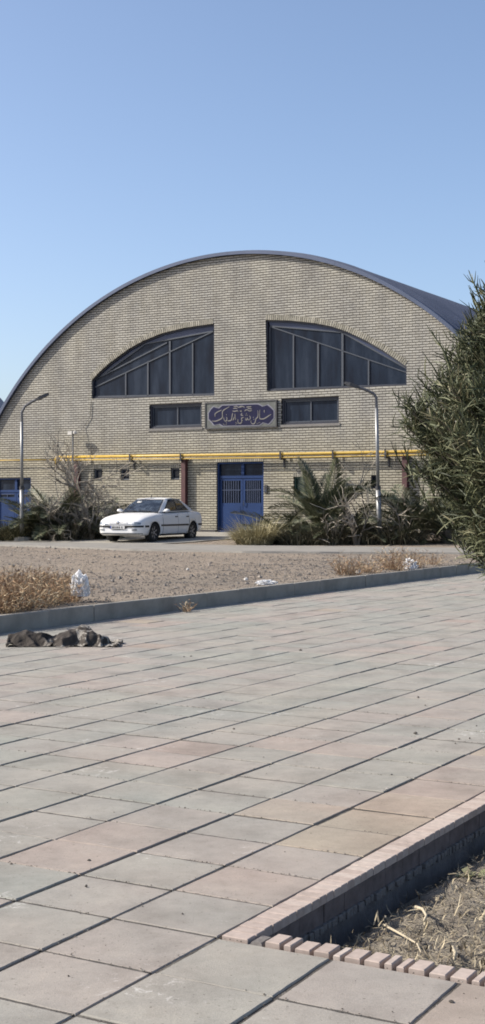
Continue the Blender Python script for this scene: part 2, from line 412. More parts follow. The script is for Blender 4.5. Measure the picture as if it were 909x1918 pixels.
# openings (s,z) loops ---------------------------------------------------
def arcpts(pix): return [W(*p) for p in pix]
winL = arcpts([(172,747),(402,741),(401.5,606),(372,610),(343,614.5),(304,624),(269,638),(242,653),(203.5,681),(186,697),(172,712)])
winR = arcpts([(500,732.5),(762,722),(762,687),(744,674),(717.6,656),(684.6,637),(651.6,621.5),(622,611.5),(589,605),(546,600.5),(497.5,599)])
def rect(px0, pyt, px1, pyb):
    s0, s1 = W(px0, pyt)[0], W(px1, pyt)[0]
    z1, z0 = W((px0 + px1) / 2, pyt)[1], W((px0 + px1) / 2, pyb)[1]
    return s0, z0, s1, z1
R_wl = rect(280, 756, 378, 801.5); R_wr = rect(527, 744.5, 635, 794)
R_door = rect(406, 865, 494, 998); R_small = [rect(175.5, 878, 192, 899), rect(226, 878, 242.5, 899), rect(320, 876.5, 336.5, 898)]
R_smallr = rect(695, 890, 706, 915); R_green = rect(550, 893, 583, 932)
s0, z0, s1, z1 = rect(0, 893, 58, 966); R_gar = (-11.75, 0.55, s1, 2.69)
R_door = (R_door[0], 0.56, R_door[2], R_door[3])
def loop(r): return [(r[0], r[1]), (r[2], r[1]), (r[2], r[3]), (r[0], r[3])]
holes = [winL, winR] + [loop(r) for r in [R_wl, R_wr] + R_small + [R_smallr, R_green, R_gar]]
a0 = math.acos((ZB - ACZ) / AR)
arc = []
for i in range(97):
    t = a0 - 2 * a0 * i / 96
    arc.append((ACX + AR * math.sin(t), ACZ + AR * math.cos(t)))
# door is a notch from the ground line; arc runs right -> left along the top
outer = [(arc[-1][0], ZB), (R_door[0], ZB), (R_door[0], R_door[3]), (R_door[2], R_door[3]), (R_door[2], ZB), (arc[0][0], ZB)] + arc[1:-1]
loops = [outer] + holes
tris = geometry.tessellate_polygon([[Vector((x, z, 0)) for x, z in lp] for lp in loops])
flat = [p for lp in loops for p in lp]
TH = 0.30
mb = MB(); nf = len(flat)
mb.add([(x, 0, z) for x, z in flat] + [(x, TH, z) for x, z in flat], [tuple(t) for t in tris] + [tuple(i + nf for i in t)[::-1] for t in tris])
o = 0
for lp in loops:
    n = len(lp)
    mb.add([(x, 0, z) for x, z in lp] + [(x, TH, z) for x, z in lp], [(i, (i+1) % n, (i+1) % n + n, i + n) for i in range(n)])
wall = mb.build('wall', m_brick, hall)
# back wall
mb = MB(); mb.prism([(x, z) for x, z in [(arc[-1][0], ZB), (arc[0][0], ZB)] + arc[1:-1]], 44.5, 44.8); mb.build('wall', m_brick, hall)
# dark strip added as shadow along the wall foot, and the doorstep
mb = MB(); mb.box((-13.0, -0.06, 0.4), (R_door[0] - .02, -0.004, 0.66)); mb.box((R_door[2] + .02, -0.06, 0.4), (11.8, -0.004, 0.66))
mb.build('foot_shadow_strip', plain('foot_shadow_dark', (0.07, 0.065, 0.065), 0.8), hall)
mb = MB(); mb.box((R_door[0] - .25, -0.38, 0.3), (R_door[2] + .25, 0.05, 0.575), bev=.02); mb.build('doorstep', plain('doorstep_stone', (0.22, 0.21, 0.20), 0.8), hall)
# roof barrel with standing ribs parallel to the gable
mb = MB(); seg = 120; prof = []
y = -0.32
RI = AR + 0.015
lay = [(-0.14, 0.0), (-0.14, .10), (0.18, .10)]
y = 0.18
while y < 44.7:
    lay += [(y, .10), (y + .05, .175), (y + .11, .175), (y + .16, .10)]
    y += 0.62
lay += [(44.85, .10), (44.85, 0.0)]
vs = []
for (yy, h) in lay:
    for k in range(seg + 1):
        t = -a0 * 1.004 + 2 * a0 * 1.004 * k / seg
        wv = 0.012 * noise.noise((t * 9, yy * .3, 0))
        vs.append((ACX + (RI + h + wv) * math.sin(t), yy, ACZ + (RI + h + wv) * math.cos(t)))
ns = seg + 1
fs = [(i*ns+k, i*ns+k+1, (i+1)*ns+k+1, (i+1)*ns+k) for i in range(len(lay)-1) for k in range(seg)]
fs += [((len(lay)-1)*ns+k, (len(lay)-1)*ns+k+1, k+1, k) for k in range(seg)]
mb.add(vs, fs); mb.build('roof', m_roof, hall)
# galvanised verge strip along the roof edge, in lapped lengths
mb = MB()
for k in range(16):
    t0 = -a0 + 2 * a0 * k / 16; t1 = -a0 + 2 * a0 * (k + 1.03) / 16
    vs = []
    for i in range(9):
        t = t0 + (t1 - t0) * i / 8
        for (rr_, yy) in ((RI - .02 + .002 * (k % 2), -0.148 - .003 * (k % 2)), (RI + .108, -0.148 - .003 * (k % 2)), (RI + .108 + .002 * (k % 2), -.02)):
            vs.append((ACX + rr_ * math.sin(t), yy, ACZ + rr_ * math.cos(t)))
    mb.add(vs, [(i*3+j, i*3+j+1, i*3+j+4, i*3+j+3) for i in range(8) for j in range(2)])
mb.build('verge_strip', plain('verge_metal', (0.085, 0.11, 0.18), 0.45, 0.2, var=0.12, scale=.8), hall)

def soldiers(pts, h, name='brick_lintel', step=0.085):
    """course of bricks on edge following a polyline, bricks on its left side"""
    mb = MB(); P = [Vector(p) for p in pts]
    seglen = [(P[i+1]-P[i]).length for i in range(len(P)-1)]; tot = sum(seglen); d = 0
    while d + step * .9 < tot:
        def pt(t):
            for i, l in enumerate(seglen):
                if t <= l or i == len(seglen)-1: return P[i] + (P[i+1]-P[i]).normalized() * t, (P[i+1]-P[i]).normalized()
                t -= l
        p, t = pt(d + step / 2); n = Vector((-t.y, t.x)); w = step / 2 - .012
        hh = h * rnd.uniform(.95, 1.0); yy = -0.012 - rnd.uniform(0, .006)
        mb.prism([p - t*w, p + t*w, p + t*w + n*hh, p - t*w + n*hh], yy, 0.1, rnd.random())
        d += step
    return mb.build(name, m_plainbrick, hall)
soldiers(winL[::-1][0:9], 0.2, 'brick_arch'); 
soldiers(winR[2:][::-1], 0.2, 'brick_arch')
def mk_lintel(r, h=.16): soldiers([(r[0] - .03, r[3] + .004), (r[2] + .03, r[3] + .004)], h)
for r in [R_door, R_green, R_smallr] + R_small: mk_lintel(r)

def outline_frame(mb, poly, w, y0, y1):
    """mitred frame just inside a closed outline"""
    n = len(poly); P = [Vector(p) for p in poly]
    ar = sum(P[i].x * P[(i+1) % n].y - P[(i+1) % n].x * P[i].y for i in range(n))
    sg = 1 if ar > 0 else -1
    inn = []
    for i in range(n):
        e0 = (P[i] - P[i-1]).normalized(); e1 = (P[(i+1) % n] - P[i]).normalized()
        n0 = Vector((-e0.y, e0.x)) * sg; n1 = Vector((-e1.y, e1.x)) * sg
        m_ = (n0 + n1); m_ = m_ / max(.35, m_.dot(n0)) 
        inn.append(P[i] + m_ * w)
    vs = [(p.x, y0, p.y) for p in P] + [(p.x, y0, p.y) for p in inn] + [(p.x, y1, p.y) for p in P] + [(p.x, y1, p.y) for p in inn]
    fs = []
    for i in range(n):
        j = (i + 1) % n
        fs += [(i, j, n+j, n+i), (n+i, n+j, 3*n+j, 3*n+i), (2*n+i, 3*n+i, 3*n+j, 2*n+j), (i, 2*n+i, 2*n+j, j)]
    mb.add(vs, fs)
    return inn
def window(poly, bars, frame_w=.07, name='window', fm=None, gm=None, extra=None):
    mb = MB(); inn = outline_frame(mb, poly, frame_w, 0.07, 0.2)
    f = mb.build(name, fm or m_frame, hall)
    g = MB(); g.prism([tuple(p) for p in inn], 0.150, 0.158); g.build('pane', gm or m_glass, f)
    m = MB()
    for (p, q, w) in bars: m.bar(p, q, w, 0.115, 0.148)
    if m.v: m.build('mullion', m_mullion, f)
    if extra: extra(f)
    return f
def wb(pts, w): return (W(*pts[0]), W(*pts[1]), w * .8)
barsL = [wb(((232.5, 743), (232.5, 698)), .07), wb(((274, 742), (274, 676)), .08), wb(((315.2, 741.5), (315.2, 638)), .09), wb(((358, 740.5), (358, 642)), .07),
         wb(((174, 725), (396.5, 620)), .055), wb(((180, 708), (310, 641)), .06), wb(((269, 643.5), (394, 620)), .06), wb(((176, 711), (269, 643.5)), .07),
         wb(((174, 742.5), (400, 737.5)), .06)]
def chordL(f):
    m = MB(); m.prism([W(*p) for p in [(177,709),(269,643),(396,618.5),(399.5,609),(372,613),(343,617.5),(304,627),(270,641),(243,656),(205,684)]], 0.125, 0.147); m.build('blue_panel', m_blue, f)
window(winL, barsL, .06, extra=chordL)
barsR = [wb(((547, 730), (547, 626)), .07), wb(((593.3, 728), (593.3, 643)), .09), wb(((639, 726), (639, 622)), .10), wb(((688, 724), (688, 673)), .07),
         wb(((503.5, 611), (759, 697)), .045), wb(((503.5, 610), (638, 621.5)), .06), wb(((638, 621.5), (760, 690)), .06), wb(((503, 729), (503, 611)), .05), wb(((503, 729), (760, 719.5)), .06)]
def chordR(f):
    m = MB(); m.prism([W(*p) for p in [(503,609),(638,620),(759,688),(743,677),(717,659),(684,640),(651,624.5),(622,614.5),(589,608),(546,603.5),(501,602)]], 0.125, 0.147); m.build('blue_panel', m_blue, f)
window(winR, barsR, .06, extra=chordR)
for r, mx in ((R_wl, 330), (R_wr, 580)):
    sm = W(mx, 780)[0]
    bars = [((sm, r[1]), (sm, r[3]), .05), ((r[0] + .09, r[3] - .1), (r[2] - .09, r[3] - .1), .05), ((r[0] + .09, r[1] + .1), (r[2] - .09, r[1] + .1), .04), ((r[0]+.1, r[1] + .1), (r[0]+.1, r[3] - .1), .04), ((r[2]-.1, r[1] + .1), (r[2]-.1, r[3] - .1), .04)]
    window(loop(r), bars, .075)
    mb = MB(); mb.box((r[0]-.05, -.03, r[1]-.09), (r[2]+.05, .07, r[1]-.004)); mb.build('window_sill', plain('sill_stone', (.2, .19, .18), .8), hall)
for i, r in enumerate(R_small):
    def fan(f, r=r):
        m = MB(); cxm, czm = (r[0]+r[2])/2, (r[1]+r[3])/2
        m.prism([(cxm + .1 - .02, czm + .12), (cxm - .1, czm + .08), (cxm - .05, czm - .13), (cxm + .1, czm - .08)], .13, .146); m.build('vent_flap', m_dark, f)
    window(loop(r), [], .05, fm=plain('grey_frame', (.09, .1, .12), .5), extra=fan)
window(loop(R_smallr), [], .04)
m_greenglass = plain('green_shutter', (.02, .05, .035), .4, var=.2)
window(loop(R_green), [(((R_green[0]+R_green[2])/2, R_green[1]), ((R_green[0]+R_green[2])/2, R_green[3]), .04)], .06, fm=plain('green_frame', (.025, .07, .05), .5), gm=m_greenglass)

def double_door(name, r, split, trans_z, bar_z, n_bars):
    mb = MB(); outline_frame(mb, loop(r), .07, 0.06, 0.2); d = mb.build(name, m_doorblue, hall)
    m = MB(); m.box((r[0]+.07, .1, trans_z - .05), (r[2]-.07, .19, trans_z + .05)); m.box((split-.06, .095, trans_z+.05), (split+.06, .19, r[3]-.07)); m.build('transom_bar', m_doorblue, d)
    g = MB(); g.box((r[0]+.07, .15, trans_z+.05), (r[2]-.07, .156, r[3]-.07)); g.build('fanlight', m_glass, d)
    for (x0, x1) in ((r[0]+.075, split-.008), (split+.008, r[2]-.075)):
        l = MB(); l.box((x0, .12, r[1]+.02), (x1, .16, bar_z)); l.box((x0, .12, bar_z), (x0+.09, .16, trans_z-.055)); l.box((x1-.09, .12, bar_z), (x1, .16, trans_z-.055)); l.box((x0+.09, .12, trans_z-.14), (x1-.09, .16, trans_z-.055))
        lf = l.build('door_leaf', m_doorblue, d)
        g = MB(); g.box((x0+.09, .146, bar_z), (x1-.09, .15, trans_z-.14)); g.build('pane', m_glass, lf)
        bb = MB(); 
        for k in range(n_bars):
            xx = x0 + .09 + (x1-x0-.18) * (k+1)/(n_bars+1); bb.box((xx-.014, .115, bar_z-.002), (xx+.014, .13, trans_z-.138))
        bb.box((x0+.09, .111, (bar_z+trans_z)/2-.02), (x1-.09, .113, (bar_z+trans_z)/2+.01))
        bb.build('window_bars', plain('bar_blue', (.03, .05, .11), .5), lf)
        pn = MB(); pn.box((x0+.1, .112, r[1]+.14), (x1-.1, .121, bar_z-.12), bev=0); pn.build('door_panel', m_doorblue, lf)
    h = MB(); h.tube([(split+.07, .10, 1.55), (split+.07, .06, 1.57), (split+.07, .06, 1.73), (split+.07, .10, 1.75)], .014, 8); h.build('door_handle', m_mullion, d)
    return d
zt = W(450, 893)[1]; zbar = W(450, 942)[1]
double_door('door', R_door, W(452.3, 930)[0], zt, zbar, 7)
double_door('garage_door', R_gar, -10.75, 2.15, 1.9, 1)

# ---------------- signboard with gold calligraphy
sq = [W(386, 804.5), W(520.7, 800), W(520.7, 749), W(386, 754)]
S0, S1, SZ0, SZ1 = sq[0][0], sq[1][0], (sq[0][1]+sq[1][1])/2, (sq[2][1]+sq[3][1])/2
sc_ = thing('name_sign', 'grey tiled sign with navy cartouche and pale Persian lettering above the blue door', 'sign', (0, DB, 0), -YAW_B)
m_sgrey = plain('sign_tile', (.11, .118, .11), .5, var=.3, scale=9)
mb = MB(); mb.box((S0+.04, -.07, SZ0+.04), (S1-.04, -.008, SZ1-.04)); mb.build('board', m_sgrey, sc_)
mb = MB(); outline_frame(mb, [(S0, SZ0), (S1, SZ0), (S1, SZ1), (S0, SZ1)], .045, -.095, -.006); mb.build('frame', plain('sign_frame', (.05, .05, .055), .5), sc_)
def ZA(p): return W(384 + p[0] / 12.625, 744 + p[1] / 12.625)
def ZBp(p): return W(450 + p[0] / 12.284, 742 + p[1] / 12.284)
cart = [ZA(p) for p in [(375,628),(250,655),(185,575),(122,520),(120,385),(180,290),(235,235),(310,258),(362,270),(440,203)]] + [ZBp(p) for p in [(430,193),(500,225),(535,247),(650,208),(725,270),(790,335),(790,500),(735,570),(665,640),(545,600),(455,662)]] + [ZA((452,672))]
cc = Vector((sum(p[0] for p in cart)/len(cart), sum(p[1] for p in cart)/len(cart)))
mb = MB(); mb.prism([(cc.x + (x-cc.x)*1.035, cc.y + (z-cc.y)*1.10) for x, z in cart], -.078, -.06); mb.build('cartouche_rim', plain('rim_pale', (.20, .20, .25), .5, var=.1), sc_)
mb = MB(); mb.prism(cart, -.086, -.06); mb.build('cartouche', plain('sign_navy', (.013, .014, .052), .6, spec=.15, var=.25, scale=6), sc_)
strA = [[(200,565),(260,572),(330,555),(410,515),(445,470),(443,390),(455,330),(510,285),(610,228)], [(272,470),(272,400),(330,352),(430,305)],
        [(475,480),(488,545),(522,566)], [(535,465),(552,500),(540,560),(500,568)], [(560,560),(620,560),(660,530),(675,440),(692,375)], [(690,550),(716,505),(716,470)],
        [(742,395),(745,480),(762,545)], [(810,520),(812,580),(835,622),(890,605),(905,590)], [(680,330),(740,336),(800,322),(815,352)], [(860,335),(905,335)], [(710,228),(780,215),(820,240),(900,232)], [(700,275),(760,262),(800,285)]]
dotA = [(540,418),(470,640),(492,655),(540,610),(535,648),(765,600),(762,640),(790,622)]
strB = [[(10,250),(60,235),(140,262)], [(170,255),(215,250),(290,245)], [(20,345),(70,345)], [(130,350),(160,320),(212,325),(240,345),(300,335)], [(200,285),(245,290),(300,300)], [(0,632),(40,630),(66,580),(60,515),(112,490)], [(150,500),(158,548),(182,545),(196,505),(212,545),(240,548)],
        [(240,455),(266,490),(250,550)], [(280,560),(280,612),(320,642),(366,622),(386,560),(396,520),(430,490),(442,430),(436,330)], [(480,318),(478,500),(500,526),(560,526),(620,500),(680,460),(742,420)], [(585,320),(585,380)], [(72,392),(50,440),(100,446)]]
dotB = [(345,535),(175,405),(160,440),(190,440),(420,632),(450,622),(480,610),(80,560),(335,490)]
mb = MB()
def stroke(pts, fn, w):
    P = [Vector(fn(p)) for p in pts]
    # smooth
    Q = [P[0]]
    for i in range(len(P)-1):
        a, b_, c_, d_ = P[max(i-1, 0)], P[i], P[i+1], P[min(i+2, len(P)-1)]
        for k in range(1, 5):
            t = k / 4; Q.append(.5*((2*b_) + (c_-a)*t + (2*a-5*b_+4*c_-d_)*t*t + (3*b_-a-3*c_+d_)*t**3))
    vs = []; n = len(Q)
    for i, p in enumerate(Q):
        t = (Q[min(i+1, n-1)] - Q[max(i-1, 0)]).normalized(); nn = Vector((-t.y, t.x))
        ww = w * (.45 + .55 * abs(t.dot(Vector((.85, .5))))) * min(1, .45 + 3 * min(i, n-1-i) / n)
        for sgn in (1, -1):
            q = p + nn * ww * sgn; vs += [(q.x, -.094, q.y), (q.x, -.084, q.y)]
    fs = []
    for i in range(n-1):
        o = i*4; fs += [(o, o+2, o+6, o+4), (o, o+4, o+5, o+1), (o+2, o+3, o+7, o+6)]
    mb.add(vs, fs)
for s_ in strA: stroke(s_, ZA, .020 if min(p[1] for p in s_) > 345 or len(s_) > 6 else .018)
for s_ in strB: stroke(s_, ZBp, .020 if max(p[1] for p in s_) > 360 else .018)
for (fn, dd) in ((ZA, dotA), (ZBp, dotB)):
    for p in dd:
        x, z = fn(p); mb.prism([(x-.019, z), (x, z-.019), (x+.019, z), (x, z+.019)], -.094, -.084)
mb.build('lettering', plain('letter_gold', (.21, .20, .185), .5, var=.1), sc_)

# ---------------- gas pipe on brackets and posts
gp = thing('gas_pipe', 'yellow gas pipe running along the brick wall on brackets and dark red posts', 'pipe', (0, DB, 0), -YAW_B)
pz = [W(x, y) for x, y in ((-20, 856), (115, 856.5), (348, 853.5), (560, 850.5), (760, 846.5), (905, 843))]
mb = MB(); mb.tube([(s, -.24, z) for s, z in pz[1:]], .052, 10); mb.tube([(pz[1][0], -.24, pz[1][1]), (pz[1][0]-.06, -.24, pz[1][1]-.03), (pz[1][0]-.08, -.24, pz[1][1]-.45)], [.062, .055, .05], 10)
mb.build('main_pipe', m_yellow, gp, smooth=True)
mb = MB(); mb.tube([(s, -.27, z - .125) for s, z in pz[1:]], .024, 8); mb.tube([(pz[0][0]-1, -.2, pz[1][1]-.07), (pz[1][0], -.2, pz[1][1]-.1)], .022, 8); mb.build('thin_pipe', m_yellow, gp, smooth=True)
for x in (252, 347, 533, 631, 729):
    s, z = W(x, 853 - (x - 348) * .0165)
    mb = MB(); mb.box((s-.03, -.34, z-.23), (s+.03, -.002, z-.17)); mb.box((s-.03, -.34, z-.17), (s+.03, -.31, z+.08)); mb.box((s-.03, -.16, z-.17), (s+.03, -.13, z+.06)); mb.box((s-.03, -.05, z-.5), (s+.03, -.002, z-.23))
    mb.build('bracket', m_dark, gp)
for x in (348.5, 148, 762):
    s, z = W(x, 853 - (x - 348) * .0165)
    mb = MB(); mb.box((s-.09, -.2, .4), (s+.09, -.02, z-.16)); mb.box((s-.15, -.27, z-.19), (s+.15, -.008, z-.158)); mb.build('support_post', m_redpost, gp)
s, z = W(499, 916)
ic = thing('intercom', 'small black intercom box on the wall right of the blue door', 'intercom', (0, DB, 0), -YAW_B)
mb = MB(); mb.box((s-.06, -.05, z-.14), (s+.06, -.002, z+.14), bev=0); mb.build('housing', m_dark, ic)
mb = MB(); mb.box((s-.03, -.056, z-.09), (s+.03, -.05, z-.02)); mb.build('button', m_mullion, ic)
s, z = W(146, 812)
cam_ = thing('security_camera', 'pale security camera on a grey pole at the wall above the bare tree', 'camera', (0, DB, 0), -YAW_B)
mb = MB(); mb.tube([(s+.02, -.35, z-.03), (s+.03, -.35, z-2.6)], .035, 8); mb.build('pole', plain('grey_pole', (.22, .22, .22), .5), cam_)
mb = MB(); mb.box((s-.16, -.45, z-.07), (s+.04, -.28, z+.08)); mb.lathe([(.02, 0), (.085, .03), (.085, .12), (.03, .15)], 12, Matrix.Translation((s+.14, -.36, z-.06))); mb.build('housing', plain('camera_white', (.62, .6, .56), .5), cam_)
mb = MB(); p0, p1 = W(172, 752), W(150, 812)
mb.tube([(p0[0], -.03, p0[1]), (p0[0]-.05, -.04, p0[1]-.6), (p1[0]+.2, -.05, p1[1]+.25), (p1[0]+.05, -.2, p1[1])], .012, 5); mb.build('cable', m_dark, cam_)

# ================================================================== LAMP POSTS
m_steel = plain('galvanised_steel', (.28, .285, .29), .45, .5, var=.15, scale=4)
def lamp_post(px, py, Y, pts, label, name='lamp_post', group='street lamps along the road'):
    base = at(px, py, Y); zg = .386
    t = thing(name, label, 'lamp post', (base.x, base.y, zg), 0, group)
    P = [at(x, y, Y) for x, y in pts]
    loc = [Vector((p.x - base.x, 0, p.z - zg)) for p in P]
    mb = MB(); mb.lathe([(.30, -.05), (.30, .10), (.26, .14), (.1, .15)], 10); mb.build('footing', plain('footing_concrete', (.30, .28, .25), .9), t)
    up, arm = loc[:3], loc[2:]
    mb = MB(); mb.tube([up[0] + Vector((0, 0, .12)), up[1]], .075, 10); mb.tube([up[1], up[2]], .052, 10); mb.build('pole', m_steel, t, smooth=True)
    mb = MB(); mb.tube([up[1] - (up[1]-up[0])*.02, up[1] + (up[2]-up[1])*.03], .085, 10); mb.build('collar', m_dark, t)
    mb = MB(); mb.tube(arm, .045, 8); mb.build('arm', plain('arm_steel', (.12, .12, .13), .5), t)
    e, d = arm[-1], (arm[-1] - arm[-2]).normalized()
    mb = MB(); n = Vector((0, 1, 0)); u = d.cross(n)
    vs = []
    for (k, w, h) in ((-.12, .045, .03), (.0, .09, .05), (.2, .11, .055), (.36, .07, .03)):
        for (a_, b_) in ((-1, -1), (1, -1), (1, 1), (-1, 1)): vs.append(e + d*k + n*w*a_ + u*h*b_)
    mb.add(vs, [(i*4+j, i*4+(j+1) % 4, (i+1)*4+(j+1) % 4, (i+1)*4+j) for i in range(3) for j in range(4)] + [(3,2,1,0), (12,13,14,15)])
    mb.build('lamp_head', plain('lamp_grey', (.07, .07, .075), .5), t)
    return t
lamp_post(42, 1012, 45.0, [(42,1012),(41.3,915),(41,790),(41,772),(47,761),(60,752.5),(73,746.5)], 'street lamp in front of the left blue garage door, arm bent to the right')
lamp_post(712, 1020, 41.0, [(712,1020),(708.5,915),(705.5,765),(705,745),(700,737.5),(685,730),(667,724)], 'slightly tilted street lamp beside the palms, arm bent to the left')

# ================================================================== CAR
def car():
    px = at(285, 1016, 43.3); pr = at(361, 1012, 45.87)
    h = Vector((px.x - pr.x, px.y - pr.y, 0)).normalized()
    left = Vector((-h.y, h.x, 0))
    ctr = Vector((px.x, px.y, 0)) - h * 1.335 - left * .72
    t = thing('parked_car', 'white four door saloon car parked on the driveway in front of the brick wall', 'car', (ctr.x, ctr.y, .405), math.atan2(h.y, h.x))
    white = plain('car_white', (.74, .74, .74), .28, var=.03, scale=2, spec=.6)
    black = plain('car_trim', (.018, .018, .02), .55, var=.1)
    glass, nt, b, N, L = new_mat('car_glass'); b.inputs['Base Color'].default_value = (.022, .028, .036, 1); b.inputs['Roughness'].default_value = .06; b.inputs['Specular IOR Level'].default_value = .7
    f = tex_noise(nt, 3.5, 3); r_ = ramp(nt, [(.4, (.012, .016, .022)), (.62, (.05, .065, .085))]); L.new(f, r_.inputs[0]); L.new(r_.outputs[0], b.inputs['Base Color'])
    chrome = plain('chrome', (.6, .6, .62), .2, 1.0, var=.05)
    ST = [(-2.22,.46,.80,.66),(-2.18,.37,.92,.725),(-2.05,.30,.965,.78),(-1.75,.25,.985,.82),(-1.4,.22,.985,.84),(-1.0,.20,.975,.848),(-.5,.19,.965,.85),(0,.19,.955,.85),(.5,.19,.95,.85),(.8,.19,.945,.85),(1.0,.19,.92,.848),(1.335,.195,.885,.842),(1.65,.2,.84,.83),(1.9,.21,.79,.812),(2.03,.215,.75,.785),(2.12,.225,.715,.745),(2.19,.245,.68,.69),(2.23,.27,.645,.62),(2.25,.31,.60,.55)]
    def st(x):
        for A, B in zip(ST, ST[1:]):
            if x <= B[0]:
                k = (x - A[0]) / (B[0] - A[0]); return [A[i] + (B[i]-A[i])*k for i in (1, 2, 3)]
        return ST[-1][1:]
    PR = [(0, 0), (.85, 0), (.955, .07), (.985, .22), (1.0, .45), (.985, .7), (.955, .86), (.88, .955), (.6, .99), (0, 1.0)]
    def side(x, z):
        zb, zt_, w = st(x); k = (z - zb) / (zt_ - zb)
        for (y0, k0), (y1, k1) in zip(PR[1:], PR[2:]):
            if k <= k1: return w * (y0 + (y1-y0) * (k-k0) / max(1e-6, k1-k0))
        return 0
    mb = MB(); vs = []; n = len(PR)
    ring = [(y, k) for y, k in PR] + [(-y, k) for y, k in PR[1:-1][::-1]]
    X = []
    for A, B in zip(ST, ST[1:]):
        m_ = max(1, int((B[0]-A[0]) / .12)); X += [A[0] + (B[0]-A[0]) * i / m_ for i in range(m_)]
    X.append(ST[-1][0])
    for x in X:
        zb, zt_, w = st(x)
        for y, k in ring: vs.append((x, y*w, zb + (zt_-zb)*k))
    nr = len(ring)
    fs = [(i*nr+j, i*nr+(j+1) % nr, (i+1)*nr+(j+1) % nr, (i+1)*nr+j) for i in range(len(X)-1) for j in range(nr)]
    fs += [tuple(range(nr))[::-1], tuple((len(X)-1)*nr+j for j in range(nr))]
    mb.add(vs, fs)
    body = mb.build('body', [white, black], t, smooth=True)
    cut = MB()
    for xw in (1.335, -1.335):
        for sy in (1, -1):
            M = Matrix.Translation((xw, sy*.50, .30)) @ Matrix.Rotation(-sy*math.pi/2, 4, 'X')
            cut.lathe([(.355, 0), (.355, .6)], 28, M, mi=1)
    co = cut.build('wheel_cut', [white, black], t)
    md = body.modifiers.new('b', 'BOOLEAN'); md.operation = 'DIFFERENCE'; md.object = co; md.solver = 'EXACT'
    try: md.material_mode = 'INDEX'
    except Exception: pass
    bpy.context.view_layer.update(); dg = bpy.context.evaluated_depsgraph_get(); dg.update()
    nv_before = len(body.data.vertices)
    me = bpy.data.meshes.new_from_object(body.evaluated_get(dg)); body.modifiers.clear(); body.data = me
    print('CUT', nv_before, len(me.vertices))
    bpy.data.objects.remove(co)
    me.polygons.foreach_set('use_smooth', [len(p.vertices) < 12 for p in me.polygons])
    # cabin
    BL = [(.86, .70, .93), (.60, .745, .955), (-.3, .755, .965), (-1.15, .735, .98), (-1.62, .66, .985)]
    RL = [(.14, .52, 1.36), (-.02, .565, 1.385), (-.35, .575, 1.395), (-.72, .56, 1.375), (-.98, .52, 1.335)]
    def cab(u, v):
        u *= len(BL) - 1; i = min(int(u), len(BL) - 2); k = u - i
        a_ = Vector(BL[i]).lerp(Vector(BL[i+1]), k); b_ = Vector(RL[i]).lerp(Vector(RL[i+1]), k)
        p = a_.lerp(b_, v); bul = .02 * math.sin(math.pi * v)
        return Vector((p.x + (bul if u < .3 else 0) - (bul if u > 3.7 else 0), p.y + bul*.6, p.z + bul*.3))
    mb = MB(); nu_, nv = 16, 6; vs = []
    for sgn in (1, -1):
        for i in range(nu_+1):
            for j in range(nv+1):
                p = cab(i/nu_, j/nv); vs.append((p.x, sgn*p.y, p.z))
    off = (nu_+1)*(nv+1); fs = []
    for sgn in (0, 1):
        for i in range(nu_):
            for j in range(nv):
                o = sgn*off; q = (o+i*(nv+1)+j, o+(i+1)*(nv+1)+j, o+(i+1)*(nv+1)+j+1, o+i*(nv+1)+j+1); fs.append(q if sgn else q[::-1])
    for i in range(nu_):      # roof
        fs.append((i*(nv+1)+nv, (i+1)*(nv+1)+nv, off+(i+1)*(nv+1)+nv, off+i*(nv+1)+nv))
    for j in range(nv):       # front and back
        fs.append((j, j+1, off+j+1, off+j)); a_ = nu_*(nv+1); fs.append((a_+j, off+a_+j, off+a_+j+1, a_+j+1))
    mb.add(vs, fs); mb.build('cabin', white, t)
    # roof skin, slightly domed
    mb = MB(); vs = []
    for i in range(9):
        p = cab(i/8, 1)
        for j in range(9):
            y = -1 + 2*j/8; vs.append((p.x, p.y*y*1.01, p.z + .008 + .03*(1-y*y) * math.sin(math.pi*(i+.6)/9.2)))
    mb.add(vs, [(i*9+j, (i+1)*9+j, (i+1)*9+j+1, i*9+j+1) for i in range(8) for j in range(8)]); mb.build('roof', white, t, smooth=True)
    # glass
    def side_panel(name, ub, ut, v0, v1, mat, off):
        """panel lying on the cabin side between two edges running from sill to roof"""
        for sgn in (1, -1):
            m = MB(); nu2, nv2 = 12, 8; G = []
            for o_ in (off, -.02):
                for i in range(nu2 + 1):
                    for j in range(nv2 + 1):
                        k = j / nv2; v = v0 + (v1 - v0) * k
                        a_ = ub[0] + (ut[0] - ub[0]) * k; b_ = ub[1] + (ut[1] - ub[1]) * k
                        if len(ub) > 2: b_ = b_ - ub[2] * k * k
                        p = cab(a_ + (b_ - a_) * i / nu2, v); G.append((p.x, sgn * (p.y + o_), p.z + o_ * .3))
            w2 = nv2 + 1; o2 = (nu2 + 1) * w2
            fs = [(i*w2+j, (i+1)*w2+j, (i+1)*w2+j+1, i*w2+j+1) for i in range(nu2) for j in range(nv2)]
            fs += [tuple(x + o2 for x in f)[::-1] for f in fs]
            rim_ = [i*w2 for i in range(nu2)] + [nu2*w2 + j for j in range(nv2)] + [i*w2 + nv2 for i in range(nu2, 0, -1)] + [j for j in range(nv2, 0, -1)]
            fs += [(rim_[i], rim_[(i+1) % len(rim_)], rim_[(i+1) % len(rim_)] + o2, rim_[i] + o2) for i in range(len(rim_))]
            m.add(G, fs); m.build(name, mat, t)
    side_panel('window_trim', (.225, .80), (.235, .74), .05, .95, black, .005)
    side_panel('side_window', (.255, .485), (.265, .475), .10, .90, glass, .011)
    side_panel('side_window', (.505, .765), (.505, .70), .10, .90, glass, .011)
